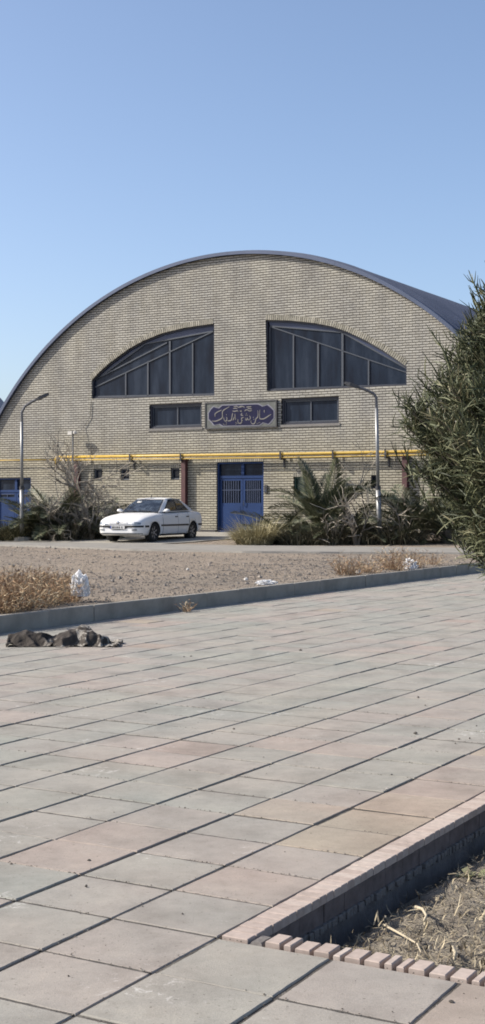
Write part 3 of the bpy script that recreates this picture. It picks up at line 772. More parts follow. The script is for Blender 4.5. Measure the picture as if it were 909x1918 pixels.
    def sheet(name, grid, mat, nrm, parent=t, th=.01):
        m = MB(); r_, c_ = len(grid), len(grid[0]); vs = [Vector(p) + Vector(nrm)*th for row in grid for p in row] + [Vector(p) - Vector(nrm)*.02 for row in grid for p in row]
        o = r_*c_; fs = [(i*c_+j, (i+1)*c_+j, (i+1)*c_+j+1, i*c_+j+1) for i in range(r_-1) for j in range(c_-1)] + [(o+i*c_+j, o+i*c_+j+1, o+(i+1)*c_+j+1, o+(i+1)*c_+j) for i in range(r_-1) for j in range(c_-1)]
        loop_ = [j for j in range(c_)] + [i*c_+c_-1 for i in range(1, r_)] + [(r_-1)*c_+j for j in range(c_-2, -1, -1)] + [i*c_ for i in range(r_-2, 0, -1)]
        fs += [(loop_[i], loop_[(i+1) % len(loop_)], loop_[(i+1) % len(loop_)]+o, loop_[i]+o) for i in range(len(loop_))]
        m.add(vs, fs); return m.build(name, mat, parent, smooth=False)
    def ws(v0, v1, k, x_sign=1):
        g = []
        for i in range(5):
            v = v0 + (v1-v0)*i/4; p = cab(0 if x_sign > 0 else 1, v); row = []
            for j in range(9):
                y = -1 + 2*j/8; row.append((p.x + x_sign*.05*(1-y*y), y*p.y*k, p.z))
            g.append(row)
        return g
    w_ = sheet('windscreen_trim', ws(.0, .985, .985), black, (.5, 0, .86), th=.004); wsn = sheet('windscreen', ws(.06, .93, .93), glass, (.5, 0, .86), th=.012)
    sheet('rear_window', ws(.1, .93, .9, -1), glass, (-.5, 0, .86))
    m = MB(); p = cab(0, .82); m.box((p.x+.02, -.36, p.z-.03), (p.x+.03, -.20, p.z+.03)); 
    m.v = [Vector((x + .06 - (z - p.z)*1.4, y, z)) for x, y, z in m.v]; m.build('paper_notice', plain('paper_white', (.6, .6, .58), .8), wsn)
    for y0 in (-.1, .42):
        m = MB(); p = cab(0, .06); q = cab(0, .13); m.tube([(p.x+.06, y0, p.z+.02), (q.x+.085, y0-.45 if y0 > 0 else y0-.4, q.z+.02)], .012, 5); m.build('wiper', black, t)
    # nose: plan curve
    def xf(y, z):
        lo, hi = 1.0, 2.25
        for _ in range(30):
            mid = (lo+hi)/2
            if side(mid, z) > abs(y): lo = mid
            else: hi = mid
        return lo
    def nose(name, y0, y1, zf0, zf1, mat, off=.008, parent=t, k=12, th=.03):
        m = MB(); vs = []
        for i in range(k+1):
            y = y0 + (y1-y0)*i/k
            za, zc = (zf0(y) if callable(zf0) else zf0), (zf1(y) if callable(zf1) else zf1)
            xa, xc = xf(y, za), xf(y, zc)
            vs += [(xa+off, y*1.004, za), (xc+off, y*1.004, zc), (xa-th, y*.985, za), (xc-th, y*.985, zc)]
        fs = [(0, 1, 3, 2), (4*k, 4*k+2, 4*k+3, 4*k+1)]
        for i in range(k):
            o = 4*i; fs += [(o, o+4, o+5, o+1), (o+2, o+3, o+7, o+6), (o+1, o+5, o+7, o+3), (o, o+2, o+6, o+4)]
        m.add(vs, fs); return m.build(name, mat, parent)
    bp = nose('bumper_strip', -.79, .79, .475, .535, black, .02, k=30)
    nose('air_intake', -.40, .40, lambda y: .40 + .10*(abs(y)/.4)**3, .48, black, .012, k=16)
    nose('lower_lip', -.76, .76, .255, .285, black, .012, k=24)
    for sg in (1, -1):
        a_, b_ = (.50, .66) if sg > 0 else (-.66, -.50)
        nose('fog_lamp', a_, b_, .37, .43, plain('lamp_lens', (.3, .32, .34), .15, var=.2, scale=20, spec=.8), .012, k=5)
        a_, b_ = (.36, .74) if sg > 0 else (-.74, -.36)
        hl = nose('headlight', a_, b_, .565, lambda y: .655 - .03*max(0, abs(y)-.6)/.14, plain('headlight_lens', (.22, .26, .31), .08, var=.45, scale=14, spec=1), .010, k=10)
    nose('grille', -.34, .34, .575, .655, black, .006, k=10)
    for z in (.585, .615, .643):
        nose('grille_slat', -.33, .33, z-.006, z+.006, white, .016, k=10)
    m = MB(); m.lathe([(.055, 0), (.05, .016), (.01, .022)], 14, Matrix.Translation((xf(0, .62)+.012, 0, .622)) @ Matrix.Rotation(math.pi/2, 4, 'Y')); m.build('emblem', chrome, t)
    pl = nose('number_plate', -.26, .26, .425, .525, plain('plate_white', (.62, .62, .62), .5, var=.05), .035, k=4)
    # illegible dark characters pressed on the plate
    for y in (-.17, -.12, -.05, .01, .07, .16):
        m = MB(); x = xf(y, .47) + .036; m.box((x-.01, y-.016, .447), (x+.004, y+.016, .503)); m.build('plate_character', black, pl)
    m = MB(); x = xf(-.24, .47)+.036; m.box((x-.012, -.258, .43), (x+.002, -.222, .52)); m.build('plate_band', plain('plate_blue', (.03, .08, .4), .5), pl)
    # sides: rub strips, door seams, handles
    for sg in (1, -1):
        def strip(name, x0, x1, za, zc, mat, off=.012, k=16, parent=t):
            m = MB(); vs = []
            for i in range(k+1):
                x = x0 + (x1-x0)*i/k
                for z, o_ in ((za, off), (zc, off), (za, -.03), (zc, -.03)): vs.append((x, sg*(side(x, z)+o_), z))
            fs = [(0, 1, 3, 2), (4*k, 4*k+2, 4*k+3, 4*k+1)]
            for i in range(k):
                o = 4*i; fs += [(o, o+4, o+5, o+1), (o+2, o+3, o+7, o+6), (o+1, o+5, o+7, o+3), (o, o+2, o+6, o+4)]
            m.add(vs, fs); return m.build(name, mat, parent)
        strip('side_strip', -.96, .95, .50, .555, black)
        strip('side_strip', 1.72, 1.93, .475, .535, black, .016, 6)
        strip('side_strip', -2.15, -1.72, .50, .56, black, .014, 6)
        strip('sill', -.94, .94, .2, .245, black, .004)
        for (x0, x1) in ((-.235, .80), (-1.02, -.245)):
            m = MB(); vs = []; zs = [.27, .38, .55, .72, .84, .90, .925]
            kx = 8
            for i in range(kx+1):
                x = x0 + (x1-x0)*i/kx
                for z in zs:
                    zz = z
                    if x < -.9 and z < .62: x_ = max(x, -.98 + (.62 - z)*.42)
                    else: x_ = x
                    vs.append((x_, sg*(side(x_, zz) + .005), zz))
            k = len(zs); m.add(vs, [(i*k+j, (i+1)*k+j, (i+1)*k+j+1, i*k+j+1) for i in range(kx) for j in range(k-1)])
            d = m.build('door', white, t, smooth=True)
            hx = x0 + .12
            m = MB(); m.box((hx-.08, sg*(side(hx, .80)-.01), .785), (hx+.07, sg*(side(hx, .80)+.03), .815)); m.build('door_handle', black, d)
        for x in (.805, -.24, -1.03):
            m = MB(); m.tube([(x, sg*(side(x, z)+.003), z) for z in (.26, .4, .55, .7, .85, .93)], .006, 4); m.build('door_seam', black, t)
        # mirror
        m = MB(); c0 = Vector((.62, sg*.88, 1.0))
        vs = []
        for (dx, sc2) in ((-.05, .9), (.02, 1), (.07, .6)):
            for k in range(10):
                an = 2*math.pi*k/10; vs.append((c0.x+dx, c0.y + .10*sc2*math.cos(an), c0.z + .06*sc2*math.sin(an)))
        m.add(vs, [(i*10+k, i*10+(k+1) % 10, (i+1)*10+(k+1) % 10, (i+1)*10+k) for i in range(2) for k in range(10)] + [tuple(range(10))[::-1], tuple(range(20, 30))])
        m.tube([(.62, sg*.72, .96), (.62, sg*.80, .985)], .025, 6); m.build('wing_mirror', white, t, smooth=True)
        m = MB(); x = -2.19; m.box((-2.21, sg*.5-.14, .62), (-2.175, sg*.5+.14, .78)); m.build('tail_light', plain('tail_red', (.35, .01, .01), .2), t)
        for xw in (1.335, -1.335):
            M = Matrix.Translation((xw, sg*.60, .30)) @ Matrix.Rotation(-sg*math.pi/2, 4, 'X')
            wheel = MB(); wheel.lathe([(.20, 0), (.285, .0), (.305, .03), (.305, .18), (.285, .215), (.215, .21), (.2, .19)], 32, M); wo = wheel.build('wheel', plain('tyre_rubber', (.022, .022, .023), .85), t, smooth=True)
            rim = MB(); rim.lathe([(.212, .17), (.212, .205), (.195, .205), (.19, .15), (.06, .14)], 32, M, mi=1)
            for k in range(7):
                an = 2*math.pi*k/7; d_ = Vector((math.cos(an), math.sin(an), 0)); n_ = Vector((-d_.y, d_.x, 0))
                vs = [d_*.04+n_*.03+Vector((0, 0, .185)), d_*.04-n_*.03+Vector((0, 0, .185)), d_*.2-n_*.022+Vector((0, 0, .20)), d_*.2+n_*.022+Vector((0, 0, .20))]
                vs += [v - Vector((0, 0, .03)) for v in vs]
                rim.add([M @ v for v in vs], [(0,1,2,3), (7,6,5,4), (0,4,5,1), (1,5,6,2), (2,6,7,3), (3,7,4,0)])
            rim.lathe([(.06, .15), (.06, .195), (.03, .2)], 14, M)
            rim.build('rim', [plain('alloy_grey', (.34, .34, .36), .4, .5, var=.1), black], wo)
    m = MB(); m.tube([(.10, .0, 1.41), (.06, .0, 1.5)], .012, 5); m.build('aerial', black, t)
    m = MB(); m.box((-1.9, -.6, .2), (1.95, .6, .28)); m.build('underbody', black, t)
car()

# ================================================================== VEGETATION
def bez(p0, d, L_, droop, n=8):
    """arching path"""
    P = [Vector(p0)]; d = Vector(d).normalized()
    for i in range(n):
        P.append(P[-1] + d * (L_/n)); d = (d + Vector((0, 0, -droop/n))).normalized()
    return P
m_palm = by_attr('palm_leaf', [(0, (.034, .045, .025)), (.45, (.07, .086, .043)), (.8, (.12, .13, .07)), (1, (.21, .195, .115))], .55, spec=.5)
m_palmdead = by_attr('dead_palm_leaf', [(0, (.06, .05, .035)), (.5, (.16, .135, .09)), (1, (.30, .26, .17))], .8)
m_bark = plain('grey_bark', (.17, .145, .115), .9, var=.35, scale=9)
m_twig = by_attr('bare_twig', [(0, (.20, .175, .145)), (1, (.44, .39, .32))], .9)
def frond(L_, droop, n=46):
    mb = MB(); P = bez((0, 0, 0), (.62, 0, .78), L_, droop, 14)
    mb.tube(P, [.022*(1-i/15.5) + .003 for i in range(15)], 5, .9)
    for i in range(n):
        t = .16 + .83*i/(n-1); k = t*14; i0 = min(int(k), 13); p = P[i0].lerp(P[i0+1], k-i0); tg = (P[min(i0+1, 14)]-P[i0]).normalized()
        ll = .38 * L_/1.6 * math.sin(math.pi*(.18+.8*t))**.8
        for sg in (1, -1):
            sidev = Vector((0, sg, 0)); nrm = tg.cross(sidev)*sg
            dirv = (tg*.72 + sidev*(.72+rnd.uniform(-.12, .12)) + Vector((0, 0, .30+rnd.uniform(-.15, .15)))).normalized()
            q = p + dirv*ll*rnd.uniform(.85, 1.1) - Vector((0, 0, .05*ll)); m_ = p.lerp(q, .5); wv = tg*.02
            mb.add([p, m_+wv, q, m_-wv], [(0, 1, 2), (0, 2, 3)], rnd.random()**1.3)
    return mb
FRONDS = []
def palm_meshes():
    for i, (L_, dr) in enumerate(((1.9, .8), (1.7, 1.5), (1.6, .35))): 
        o = frond(L_, dr).build('frond', m_palm, fix=False); FRONDS.append(o.data); bpy.data.objects.remove(o)
    o = frond(1.4, 2.6, 26).build('frond', m_palmdead, fix=False); FRONDS.append(o.data); bpy.data.objects.remove(o)
palm_meshes()
def palm(px, py, Y, n, scale, label, el=(5, 85), dead=6, name='palm_bush', seed=1):
    rr_ = random.Random(seed); p = at(px, py, Y); z = max(gz(p.x, p.y), .37)
    t = thing(name, label, 'palm', (p.x, p.y, z), rr_.uniform(0, 6), 'palm bushes in the planting bed')
    mb = MB(); mb.tube([(0, 0, -.1), (0, 0, .25*scale), (.02, 0, .42*scale)], [.16*scale, .17*scale, .08*scale], 9); mb.build('trunk', m_bark, t)
    for i in range(n + dead):
        isd = i >= n
        o = bpy.data.objects.new('frond', FRONDS[3 if isd else rr_.choice((0, 0, 1, 2))]); COL.objects.link(o); o.parent = t
        az = i*2.39996 + rr_.uniform(-.3, .3); k = (i+.5)/n
        pitch = R(rr_.uniform(15, 50)) if isd else R(el[0] + (el[1]-el[0])*(1-k)) + rr_.uniform(-.12, .12)
        # mesh leaves base at ~51 degrees; tilt to wanted elevation
        o.rotation_euler = (Matrix.Rotation(az, 4, 'Z') @ Matrix.Rotation(R(51) - (pitch if not isd else pitch*.4), 4, 'Y') @ Matrix.Rotation(rr_.uniform(-.5, .5), 4, 'X')).to_euler()
        o.location = (0, 0, .3*scale); s_ = scale*rr_.uniform(.75, 1.1); o.scale = (s_, s_, s_)
    return t
palm(598, 1014, 42.6, 44, 1.30, 'tallest green palm bush, in front of the green window', (4, 86), 16, seed=3)
palm(655, 1017, 41.6, 34, 1.0, 'short dark palm bush between the tallest palm and the tilted lamp', (5, 65), 7, seed=4)
palm(528, 1015, 42.0, 28, .9, 'low palm bush behind the straw grass near the blue door', (3, 50), 14, seed=9)
palm(772, 1018, 41.8, 40, 1.15, 'dark palm bush right of the tilted lamp, half behind the conifer', (5, 60), 6, seed=5)
palm(840, 1018, 41.2, 34, 1.15, 'palm bush hidden behind the conifer at the far right', (5, 60), 6, seed=8)
palm(112, 1009, 46.0, 46, 1.22, 'dark palm bush behind the bare leaning tree', (5, 62), 16, seed=6)
palm(75, 1010, 46.0, 34, 1.05, 'palm bush right beside the foot of the left street lamp', (5, 60), 12, seed=7)
palm(190, 1008, 47.0, 26, .9, 'palm bush behind the nose of the white car', (5, 60), 5, seed=11)

def blades(mb, n, rad, hgt, spread, w=.006, curve=1.2, rr_=rnd, lo=0., hi=1.):
    for i in range(n):
        an = rr_.uniform(0, 6.283); q = rad*math.sqrt(rr_.random()); b0 = Vector((q*math.cos(an), q*math.sin(an), -.03))
        d = Vector((math.cos(an)*spread*rr_.uniform(.2, 1), math.sin(an)*spread*rr_.uniform(.2, 1), 1)); L_ = hgt*rr_.uniform(.5, 1.1)
        P = bez(b0, d, L_, curve*rr_.uniform(.3, 1.3), 5); sd = Vector((-math.sin(an+rr_.uniform(-1, 1)), math.cos(an), 0)); vs = []
        for k, p in enumerate(P):
            ww = w*(1-k/5.4); vs += [p+sd*ww, p-sd*ww]
        mb.add(vs, [(2*k, 2*k+1, 2*k+3, 2*k+2) for k in range(5)], lo + (hi-lo)*rr_.random())
m_straw = by_attr('straw_grass', [(0, (.20, .175, .09)), (.5, (.40, .35, .20)), (1, (.58, .52, .33))], .8)
m_olive = by_attr('olive_leaf', [(0, (.035, .04, .02)), (.5, (.09, .09, .045)), (1, (.22, .19, .10))], .8)
def tuft(px, py, Y, n, rad, h, label, mat, name='grass_tuft', cat='grass tuft', grp='straw grass tufts in the planting bed', w=.012, spread=1.0, seed=2):
    p = at(px, py, Y); z = gz(p.x, p.y)
    mb = MB(); blades(mb, n, rad, h, spread, w, 1.5, random.Random(seed)); o = mb.build(name, mat, fix=False, loc=(p.x, p.y, z)); return tag(o, label, cat, grp)
tuft(482, 1017, 41.0, 1300, .42, 1.05, 'tallest straw coloured grass tuft, right of the blue door', m_straw, spread=1.1)
tuft(462, 1016, 41.5, 600, .28, .8, 'small straw grass tuft at the edge of the driveway', m_straw, spread=1.1, seed=3)
tuft(12, 1010, 45.6, 900, .6, 1.0, 'dull yellow grass clump under the left garage door', m_olive, seed=5)
tuft(30, 1012, 45.2, 500, .35, .85, 'dull grass clump touching the left lamp post', m_olive, seed=6)
for i, (x, y, Y, lab) in enumerate(((560, 1017, 41.3, 'dark low shrub under the tallest palm'), (690, 1018, 41.3, 'dark low shrub at the foot of the tilted lamp'), (745, 1019, 41.0, 'dark low shrub under the palm right of the tilted lamp'), (130, 1011, 45.6, 'dark low shrub under the bare leaning tree'), (160, 1012, 46.2, 'dark low shrub between the bare tree and the car'), (620, 1018, 41.3, 'dark low shrub among the bare pale stems'))):
    tuft(x, y, Y, 900, .75, .8 + .12*(i % 4), lab, by_attr('shrub_leaf', [(0, (.035, .038, .024)), (.5, (.08, .08, .05)), (.8, (.16, .14, .095)), (1, (.28, .25, .18))], .8) if 'shrub_leaf' not in MATS else MATS['shrub_leaf'], 'low_shrub', 'shrub', 'dark low shrubs in the planting bed', .016, 1.2, 20+i)

def branch(mb, p, d, L_, r, depth, rr_, bend=.35, kids=(2, 4), up=.05):
    n = 5; P = [Vector(p)]; d = Vector(d).normalized()
    for i in range(n):
        d = (d + Vector((rr_.uniform(-bend, bend), rr_.uniform(-bend, bend), rr_.uniform(-bend, bend) + up))*.5).normalized(); P.append(P[-1] + d*L_/n)
    mb.tube(P, [max(.007, r*(1-.55*i/n)) for i in range(n+1)], 5 if r > .02 else 3, rr_.random(), cap=False)
    if depth == 0: return
    for k in range(rr_.randint(*kids)):
        i = rr_.randint(2, n); ax = Vector((rr_.uniform(-1, 1), rr_.uniform(-1, 1), rr_.uniform(-.4, .9))).normalized()
        branch(mb, P[i], (d*.8 + ax*.75), L_*rr_.uniform(.5, .8), r*.55, depth-1, rr_, bend, kids, up)
def bare_tree(px, py, Y, stems, label, name, seed, H, r, depth=4, cat='tree', grp=None):
    rr_ = random.Random(seed); p = at(px, py, Y); z = gz(p.x, p.y); t = thing(name, label, cat, (p.x, p.y, z), 0, grp)
    tr = MB(); cr = MB()
    for (dx, dy, dz, k) in stems:
        P = [Vector((dx*.1*k, dy*.1, -.1))]; d = Vector((dx, dy, dz)).normalized()
        for i in range(6):
            d = (d + Vector((rr_.uniform(-.12, .12), rr_.uniform(-.12, .12), .02))).normalized(); P.append(P[-1] + d*H*k/6)
        tr.tube(P, [r*k*(1-.1*i) for i in range(7)], 7, rr_.random())
        for i in (2, 3, 4, 5, 6, 6, 6):
            ax = Vector((rr_.uniform(-1, 1), rr_.uniform(-.8, .8), rr_.uniform(-.5, 1))).normalized()
            branch(cr, P[i], d*.6 + ax*.9, H*.5*k*rr_.uniform(.6, 1.1), r*.5*k, depth-1, rr_, .5, (2, 4), .0)
    tr.build('trunk', m_bark, t, smooth=True); cr.build('crown', m_twig, t, fix=False)
bare_tree(172, 1013, 45.2, [(-.55, .1, 1, 1), (-.15, 0, 1, .9), (-.9, -.1, .55, .8), (.15, .1, 1, .6)], 'bare pale tree leaning left behind the front of the white car', 'bare_tree', 5, 2.1, .085, 4)
bare_tree(138, 1014, 45.0, [(-.6, 0, .6, .9), (.25, 0, 1, .7), (-.2, 0, 1, .8)], 'tangle of bare pale stems left of the leaning tree', 'bare_shrub', 9, 1.25, .045, 3, 'shrub', 'bare shrubs in the planting bed')
bare_tree(668, 1020, 40.5, [(-.2, 0, 1, 1), (.3, 0, 1, .9), (.02, 0, 1, 1)], 'bare pale stems beside the tilted lamp, in front of the short palm', 'bare_shrub', 12, 1.3, .05, 2, 'shrub', 'bare shrubs in the planting bed')
bare_tree(622, 1020, 40.6, [(-.4, 0, .8, .8), (.45, 0, .7, .8), (.1, 0, 1, .8)], 'short bare stems at the foot of the tallest palm', 'bare_shrub', 15, .95, .045, 2, 'shrub', 'bare shrubs in the planting bed')
bare_tree(698, 1012, 43.5, [(-.15, 0, 1, 1), (-.4, 0, 1, .8)], 'thin bare sapling rising to the gas pipe behind the tilted lamp', 'bare_sapling', 21, 1.9, .04, 3, 'tree')
bare_tree(755, 1021, 40.6, [(-.3, 0, 1, .9), (.3, 0, 1, .8)], 'bare shrub with pale twigs right of the tilted lamp', 'bare_shrub', 23, 1.1, .035, 2, 'shrub', 'bare shrubs in the planting bed')

# ---------------- conifer at the right, in the planter
def conifer():
    rr_ = random.Random(31)
    base = Vector((1.78, 7.0, -.25)); t = thing('conifer_tree', 'stringy olive green conifer at the right edge, growing in the brick edged planter', 'tree', base)
    def env(h):   # crown radius by height above camera ground
        T = [(1.1, .34), (1.2, .44), (1.38, .58), (1.6, .78), (1.85, .95), (2.16, .85), (2.4, .64), (2.6, .57), (2.75, .50), (2.95, .30), (3.2, .05)]
        if h <= T[0][0]: return T[0][1]
        for (a_, b_), (c_, d_) in zip(T, T[1:]):
            if h <= c_: return b_ + (d_-b_)*(h-a_)/(c_-a_)
        return .05
    tr = MB(); tr.tube([(0, 0, -.1), (.02, 0, .9), (-.02, .03, 1.9), (.03, 0, 2.9), (.0, 0, 3.5)], [.10, .085, .065, .035, .012], 9); tr.build('trunk', m_bark, t, smooth=True)
    lim = MB(); cr = MB()
    nb = 560
    for i in range(nb):
        az = rr_.uniform(0, 6.283)
        if rr_.random() < .55: az = math.pi + rr_.uniform(-1.25, 1.25)      # fuller on the sunny side
        h = rr_.uniform(1.12, 2.98); k = rr_.uniform(.52, 1.03)**.6; re = env(h)*k*(1 + .10*math.sin(az*3+h*5) + rr_.uniform(-.06, .06))
        h0 = max(1.0, h - .15 - .5*re)
        tip = Vector((re*math.cos(az), re*math.sin(az)*.9, h - base.z)); root = Vector((0, 0, h0 - base.z))
        mid = root.lerp(tip, .55) - Vector((0, 0, .10*re)); P = []
        for q in range(9):
            u = q/8; P.append(root*(1-u)**2 + mid*2*u*(1-u) + tip*u*u)
        lim.tube(P, [.012*(1-.8*q/8) + .001 for q in range(9)], 4, rr_.random(), cap=False)
        out = Vector((math.cos(az), math.sin(az)*.9, 0)); ns_ = int(96*(.5 + re))
        shade = rr_.uniform(-.18, .18)
        for s_ in range(ns_):
            u = 1 - (rr_.random()**1.35)*.62; q = u*8; i0 = min(int(q), 7); p = P[i0].lerp(P[i0+1], q-i0) + Vector((rr_.gauss(0, .022), rr_.gauss(0, .022), rr_.gauss(0, .022)))
            d = (out*rr_.uniform(-.1, .75) + Vector((0, 0, rr_.uniform(.15, 1.0))) + Vector((rr_.gauss(0, .42), rr_.gauss(0, .42), rr_.gauss(0, .3)))).normalized()
            L_ = rr_.uniform(.06, .125); cu = Vector((rr_.gauss(0, 1), rr_.gauss(0, 1), rr_.gauss(.5, 1)))*.62; PP = [p]
            for w_ in range(4):
                d = (d + cu*.55).normalized(); PP.append(PP[-1] + d*L_/4)
            r0 = rr_.uniform(.0024, .0040)
            cr.tube(PP, [r0*.8, r0, r0, r0*.8, r0*.25], 3, max(0, min(1, rr_.random() + shade)), cap=False)
    # upright leading shoots
    for i in range(150):
        az = rr_.uniform(0, 6.283); h = rr_.uniform(1.5, 2.75); re = env(h)*rr_.uniform(.75, 1.02); p = Vector((re*math.cos(az), re*math.sin(az)*.9, h-base.z-.05)); d = Vector((math.cos(az)*.5+rr_.gauss(0, .15), math.sin(az)*.5, 1.1)).normalized()
        PP = [p]; L_ = rr_.uniform(.12, .30)
        for w_ in range(6):
            d = (d + Vector((rr_.gauss(0, .1), rr_.gauss(0, .1), .06))).normalized(); PP.append(PP[-1] + d*L_/6)
        cr.tube(PP, [.005, .006, .0055, .005, .004, .003, .0015], 3, rr_.random(), cap=False)
        for s_ in range(12):
            q = rr_.randint(0, 4); dd = (d + Vector((rr_.gauss(0, .5), rr_.gauss(0, .5), .2))).normalized(); p0 = PP[q]; e = rr_.uniform(.03, .07)
            cr.tube([p0, p0 + dd*e*.5, p0 + dd*e + Vector((0, 0, e*.25))], [.003, .003, .001], 3, rr_.random(), cap=False)
    lim.build('limb', m_bark, t, fix=False)
    mc = by_attr('conifer_needle', [(0, (.040, .050, .028)), (.3, (.072, .086, .044)), (.6, (.11, .123, .060)), (.85, (.15, .155, .078)), (1, (.20, .18, .105))], .65, scale=8, spec=.3)
    cr.build('crown', mc, t, fix=False)
conifer()

# ================================================================== PLANTER
pt = thing('planter', 'sunken planter bed edged with thin pink bricks, with a concrete inner wall', 'planter', (0, 0, 0), 0)
m_pink = by_attr('pink_brick', [(0, (.40, .33, .29)), (.5, (.46, .38, .335)), (1, (.50, .43, .38))], .9, var=.12, scale=30, spec=.15)
MP = Matrix.Translation(PO) @ Matrix(((d2.x, d1.x, 0, 0), (d2.y, d1.y, 0, 0), (0, 0, 1, 0), (0, 0, 0, 1)))
b0y = PB0*TB; mb = MB(); y = b0y
while y < PB1*TB:
    M = MP @ Matrix.Translation((0, y, 0)) @ Matrix.Rotation(jit(.012), 4, 'Z')
    mb.box((-.118+jit(.0015), .0012, -.028), (-.010+jit(.002), .0652, .006+jit(.0015)), rnd.random(), 0, M, .003)
    y += .0665
mb.build('brick_edging', m_pink, pt)
mb = MB(); x = -.182; first = 0
while x > PA0*TA:
    w = .076 if rnd.random() > .15 else .045
    M = MP @ Matrix.Translation((x, b0y, 0)) @ Matrix.Rotation(jit(.02), 4, 'Z')
    mb.box((-w+.009, .004, -.10), (-.009, .104+jit(.004), .008+jit(.004)), rnd.random(), 0, M, .003)
    x -= w
mb.build('brick_edging', m_pink, pt)
mb = MB(); y = b0y + .012
while y < PB1*TB:
    l_ = rnd.uniform(.19, .22)
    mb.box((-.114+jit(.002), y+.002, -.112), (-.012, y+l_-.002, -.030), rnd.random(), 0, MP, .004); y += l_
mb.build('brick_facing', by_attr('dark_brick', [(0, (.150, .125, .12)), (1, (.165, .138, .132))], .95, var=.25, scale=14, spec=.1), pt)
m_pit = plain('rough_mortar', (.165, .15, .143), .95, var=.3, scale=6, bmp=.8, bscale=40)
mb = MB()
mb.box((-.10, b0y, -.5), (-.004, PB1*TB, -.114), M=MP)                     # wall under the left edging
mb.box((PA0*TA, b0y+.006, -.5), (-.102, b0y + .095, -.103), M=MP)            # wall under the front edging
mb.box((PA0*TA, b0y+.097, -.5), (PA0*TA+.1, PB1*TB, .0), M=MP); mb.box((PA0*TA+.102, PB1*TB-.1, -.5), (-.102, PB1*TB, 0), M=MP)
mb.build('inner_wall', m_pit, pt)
# mortar smears: ragged line below the bricks and at the corner
mb = MB(); y = b0y+.08
while y < 12:
    hh = .01 + .016*rnd.random(); mb.box((-.122-rnd.random()*.012, y, -.12-hh), (-.095, y+rnd.uniform(.02, .06), -.108), rnd.random(), 0, MP, .004); y += rnd.uniform(.02, .05)
mb.box((-.178, b0y+.004, -.1), (-.122, b0y+.10, -.002), .2, 0, MP, .01)
mb.build('mortar_bead', plain('mortar_grey', (.17, .155, .145), .95, var=.25, scale=30, bmp=.6), pt)
# soil
m_soil, nt, b, N, L = new_mat('planter_soil'); f = tex_noise(nt, 11, 6, .7); r = ramp(nt, [(.3, (.12, .10, .08)), (.5, (.22, .19, .15)), (.7, (.33, .29, .23))]); L.new(f, r.inputs[0]); L.new(r.outputs[0], b.inputs['Base Color']); b.inputs['Roughness'].default_value = 1; bump(nt, b, tex_noise(nt, 45, 4, .7), 1, .03)
mb = MB(); nx, ny = 60, 150; vs = []
def soilz(x, y):   # x = distance right of the left wall, y along it from the front
    return -.265 + .10*min(1, max(0, (x-.1)/.17)) + .05*min(1, max(0, 1 - y/.7)) * min(1, max(0, (x-.15)/.25)) + .03*noise.noise((x*5, y*5, 2)) + .008*noise.noise((x*17, y*17, 3))
for i in range(nx+1):
    for j in range(ny+1):
        x = .09 + (abs(PA0*TA)-.18)*(i/nx)**1.6; y = .09 + (PB1-PB0)*TB*(j/ny)**1.9
        vs.append(MP @ Vector((-x, b0y + y, soilz(x, y))))
mb.add(vs, [(i*(ny+1)+j, (i+1)*(ny+1)+j, (i+1)*(ny+1)+j+1, i*(ny+1)+j+1) for i in range(nx) for j in range(ny)])
structure(mb.build('planter_soil', m_soil, smooth=True))
# dry grass litter
m_litter = by_attr('dry_litter', [(0, (.08, .065, .05)), (.45, (.25, .21, .15)), (.8, (.42, .355, .24)), (1, (.58, .50, .35))], .9)
mb = MB(); rr_ = random.Random(5)
for i in range(12500):
    x = .12 + 1.7*rr_.random()**.8; y = .1 + 4.6*rr_.random()**1.5
    if x < .24 and rr_.random() < .72: continue
    p = Vector((x, y, soilz(x, y) + rr_.uniform(0, .03))); an = rr_.uniform(0, 6.283); st_ = rr_.random() < .28; L_ = rr_.uniform(.02, .075)
    d = Vector((math.cos(an), math.sin(an), rr_.uniform(.5, 1.6) if st_ else rr_.uniform(-.15, .35))).normalized(); sd = Vector((-d.y, d.x, 0)).normalized()*rr_.uniform(.0015, .004)
    q = p + d*L_*.5 + Vector((0, 0, .004)); e = q + (d + Vector((rr_.gauss(0, .4), rr_.gauss(0, .4), -.2))).normalized()*L_*.5
    tr_ = lambda v: MP @ Vector((-v.x, b0y+v.y, v.z))
    mb.add([tr_(p-sd), tr_(p+sd), tr_(q+sd), tr_(q-sd), tr_(e)], [(0, 1, 2, 3), (3, 2, 4)], rr_.random())
o = mb.build('dry_grass_litter', m_litter, fix=False); o['kind'] = 'stuff'; o['label'] = 'matted dry grass and leaf litter on the planter soil'
def planter_pix(px, py, z): 
    return on_ground(px, py, z)
def twig(pix, r, label, mat, grp='dry stems on the planter soil', z=-.14):
    P = [planter_pix(x, y, z + (.02 if 0 < i < len(pix)-1 else 0)) for i, (x, y) in enumerate(pix)]
    mb = MB(); Q = []
    for i in range(len(P)-1):
        for k in range(4): Q.append(P[i].lerp(P[i+1], k/4))
    Q.append(P[-1]); mb.tube(Q, [r*(1-.5*i/len(Q)) for i in range(len(Q))], 6, .9); o = mb.build('dry_twig', mat, smooth=True); return tag(o, label, 'twig', grp)
m_stem = plain('straw_stem', (.50, .43, .31), .8, var=.2)
twig([(719, 1732), (752, 1750), (782, 1768), (790, 1786)], .006, 'long thin straw stem lying across the planter soil', m_stem)
twig([(779, 1699), (792, 1703), (799, 1715), (794, 1726)], .008, 'short curved pale stem standing behind the long straw stem', m_stem, z=-.13)
twig([(848, 1775), (853, 1785), (850, 1800)], .009, 'stubby pale stem beside the front brick row', m_stem, z=-.13)
mb = MB(); p = planter_pix(874, 1648, -.17)
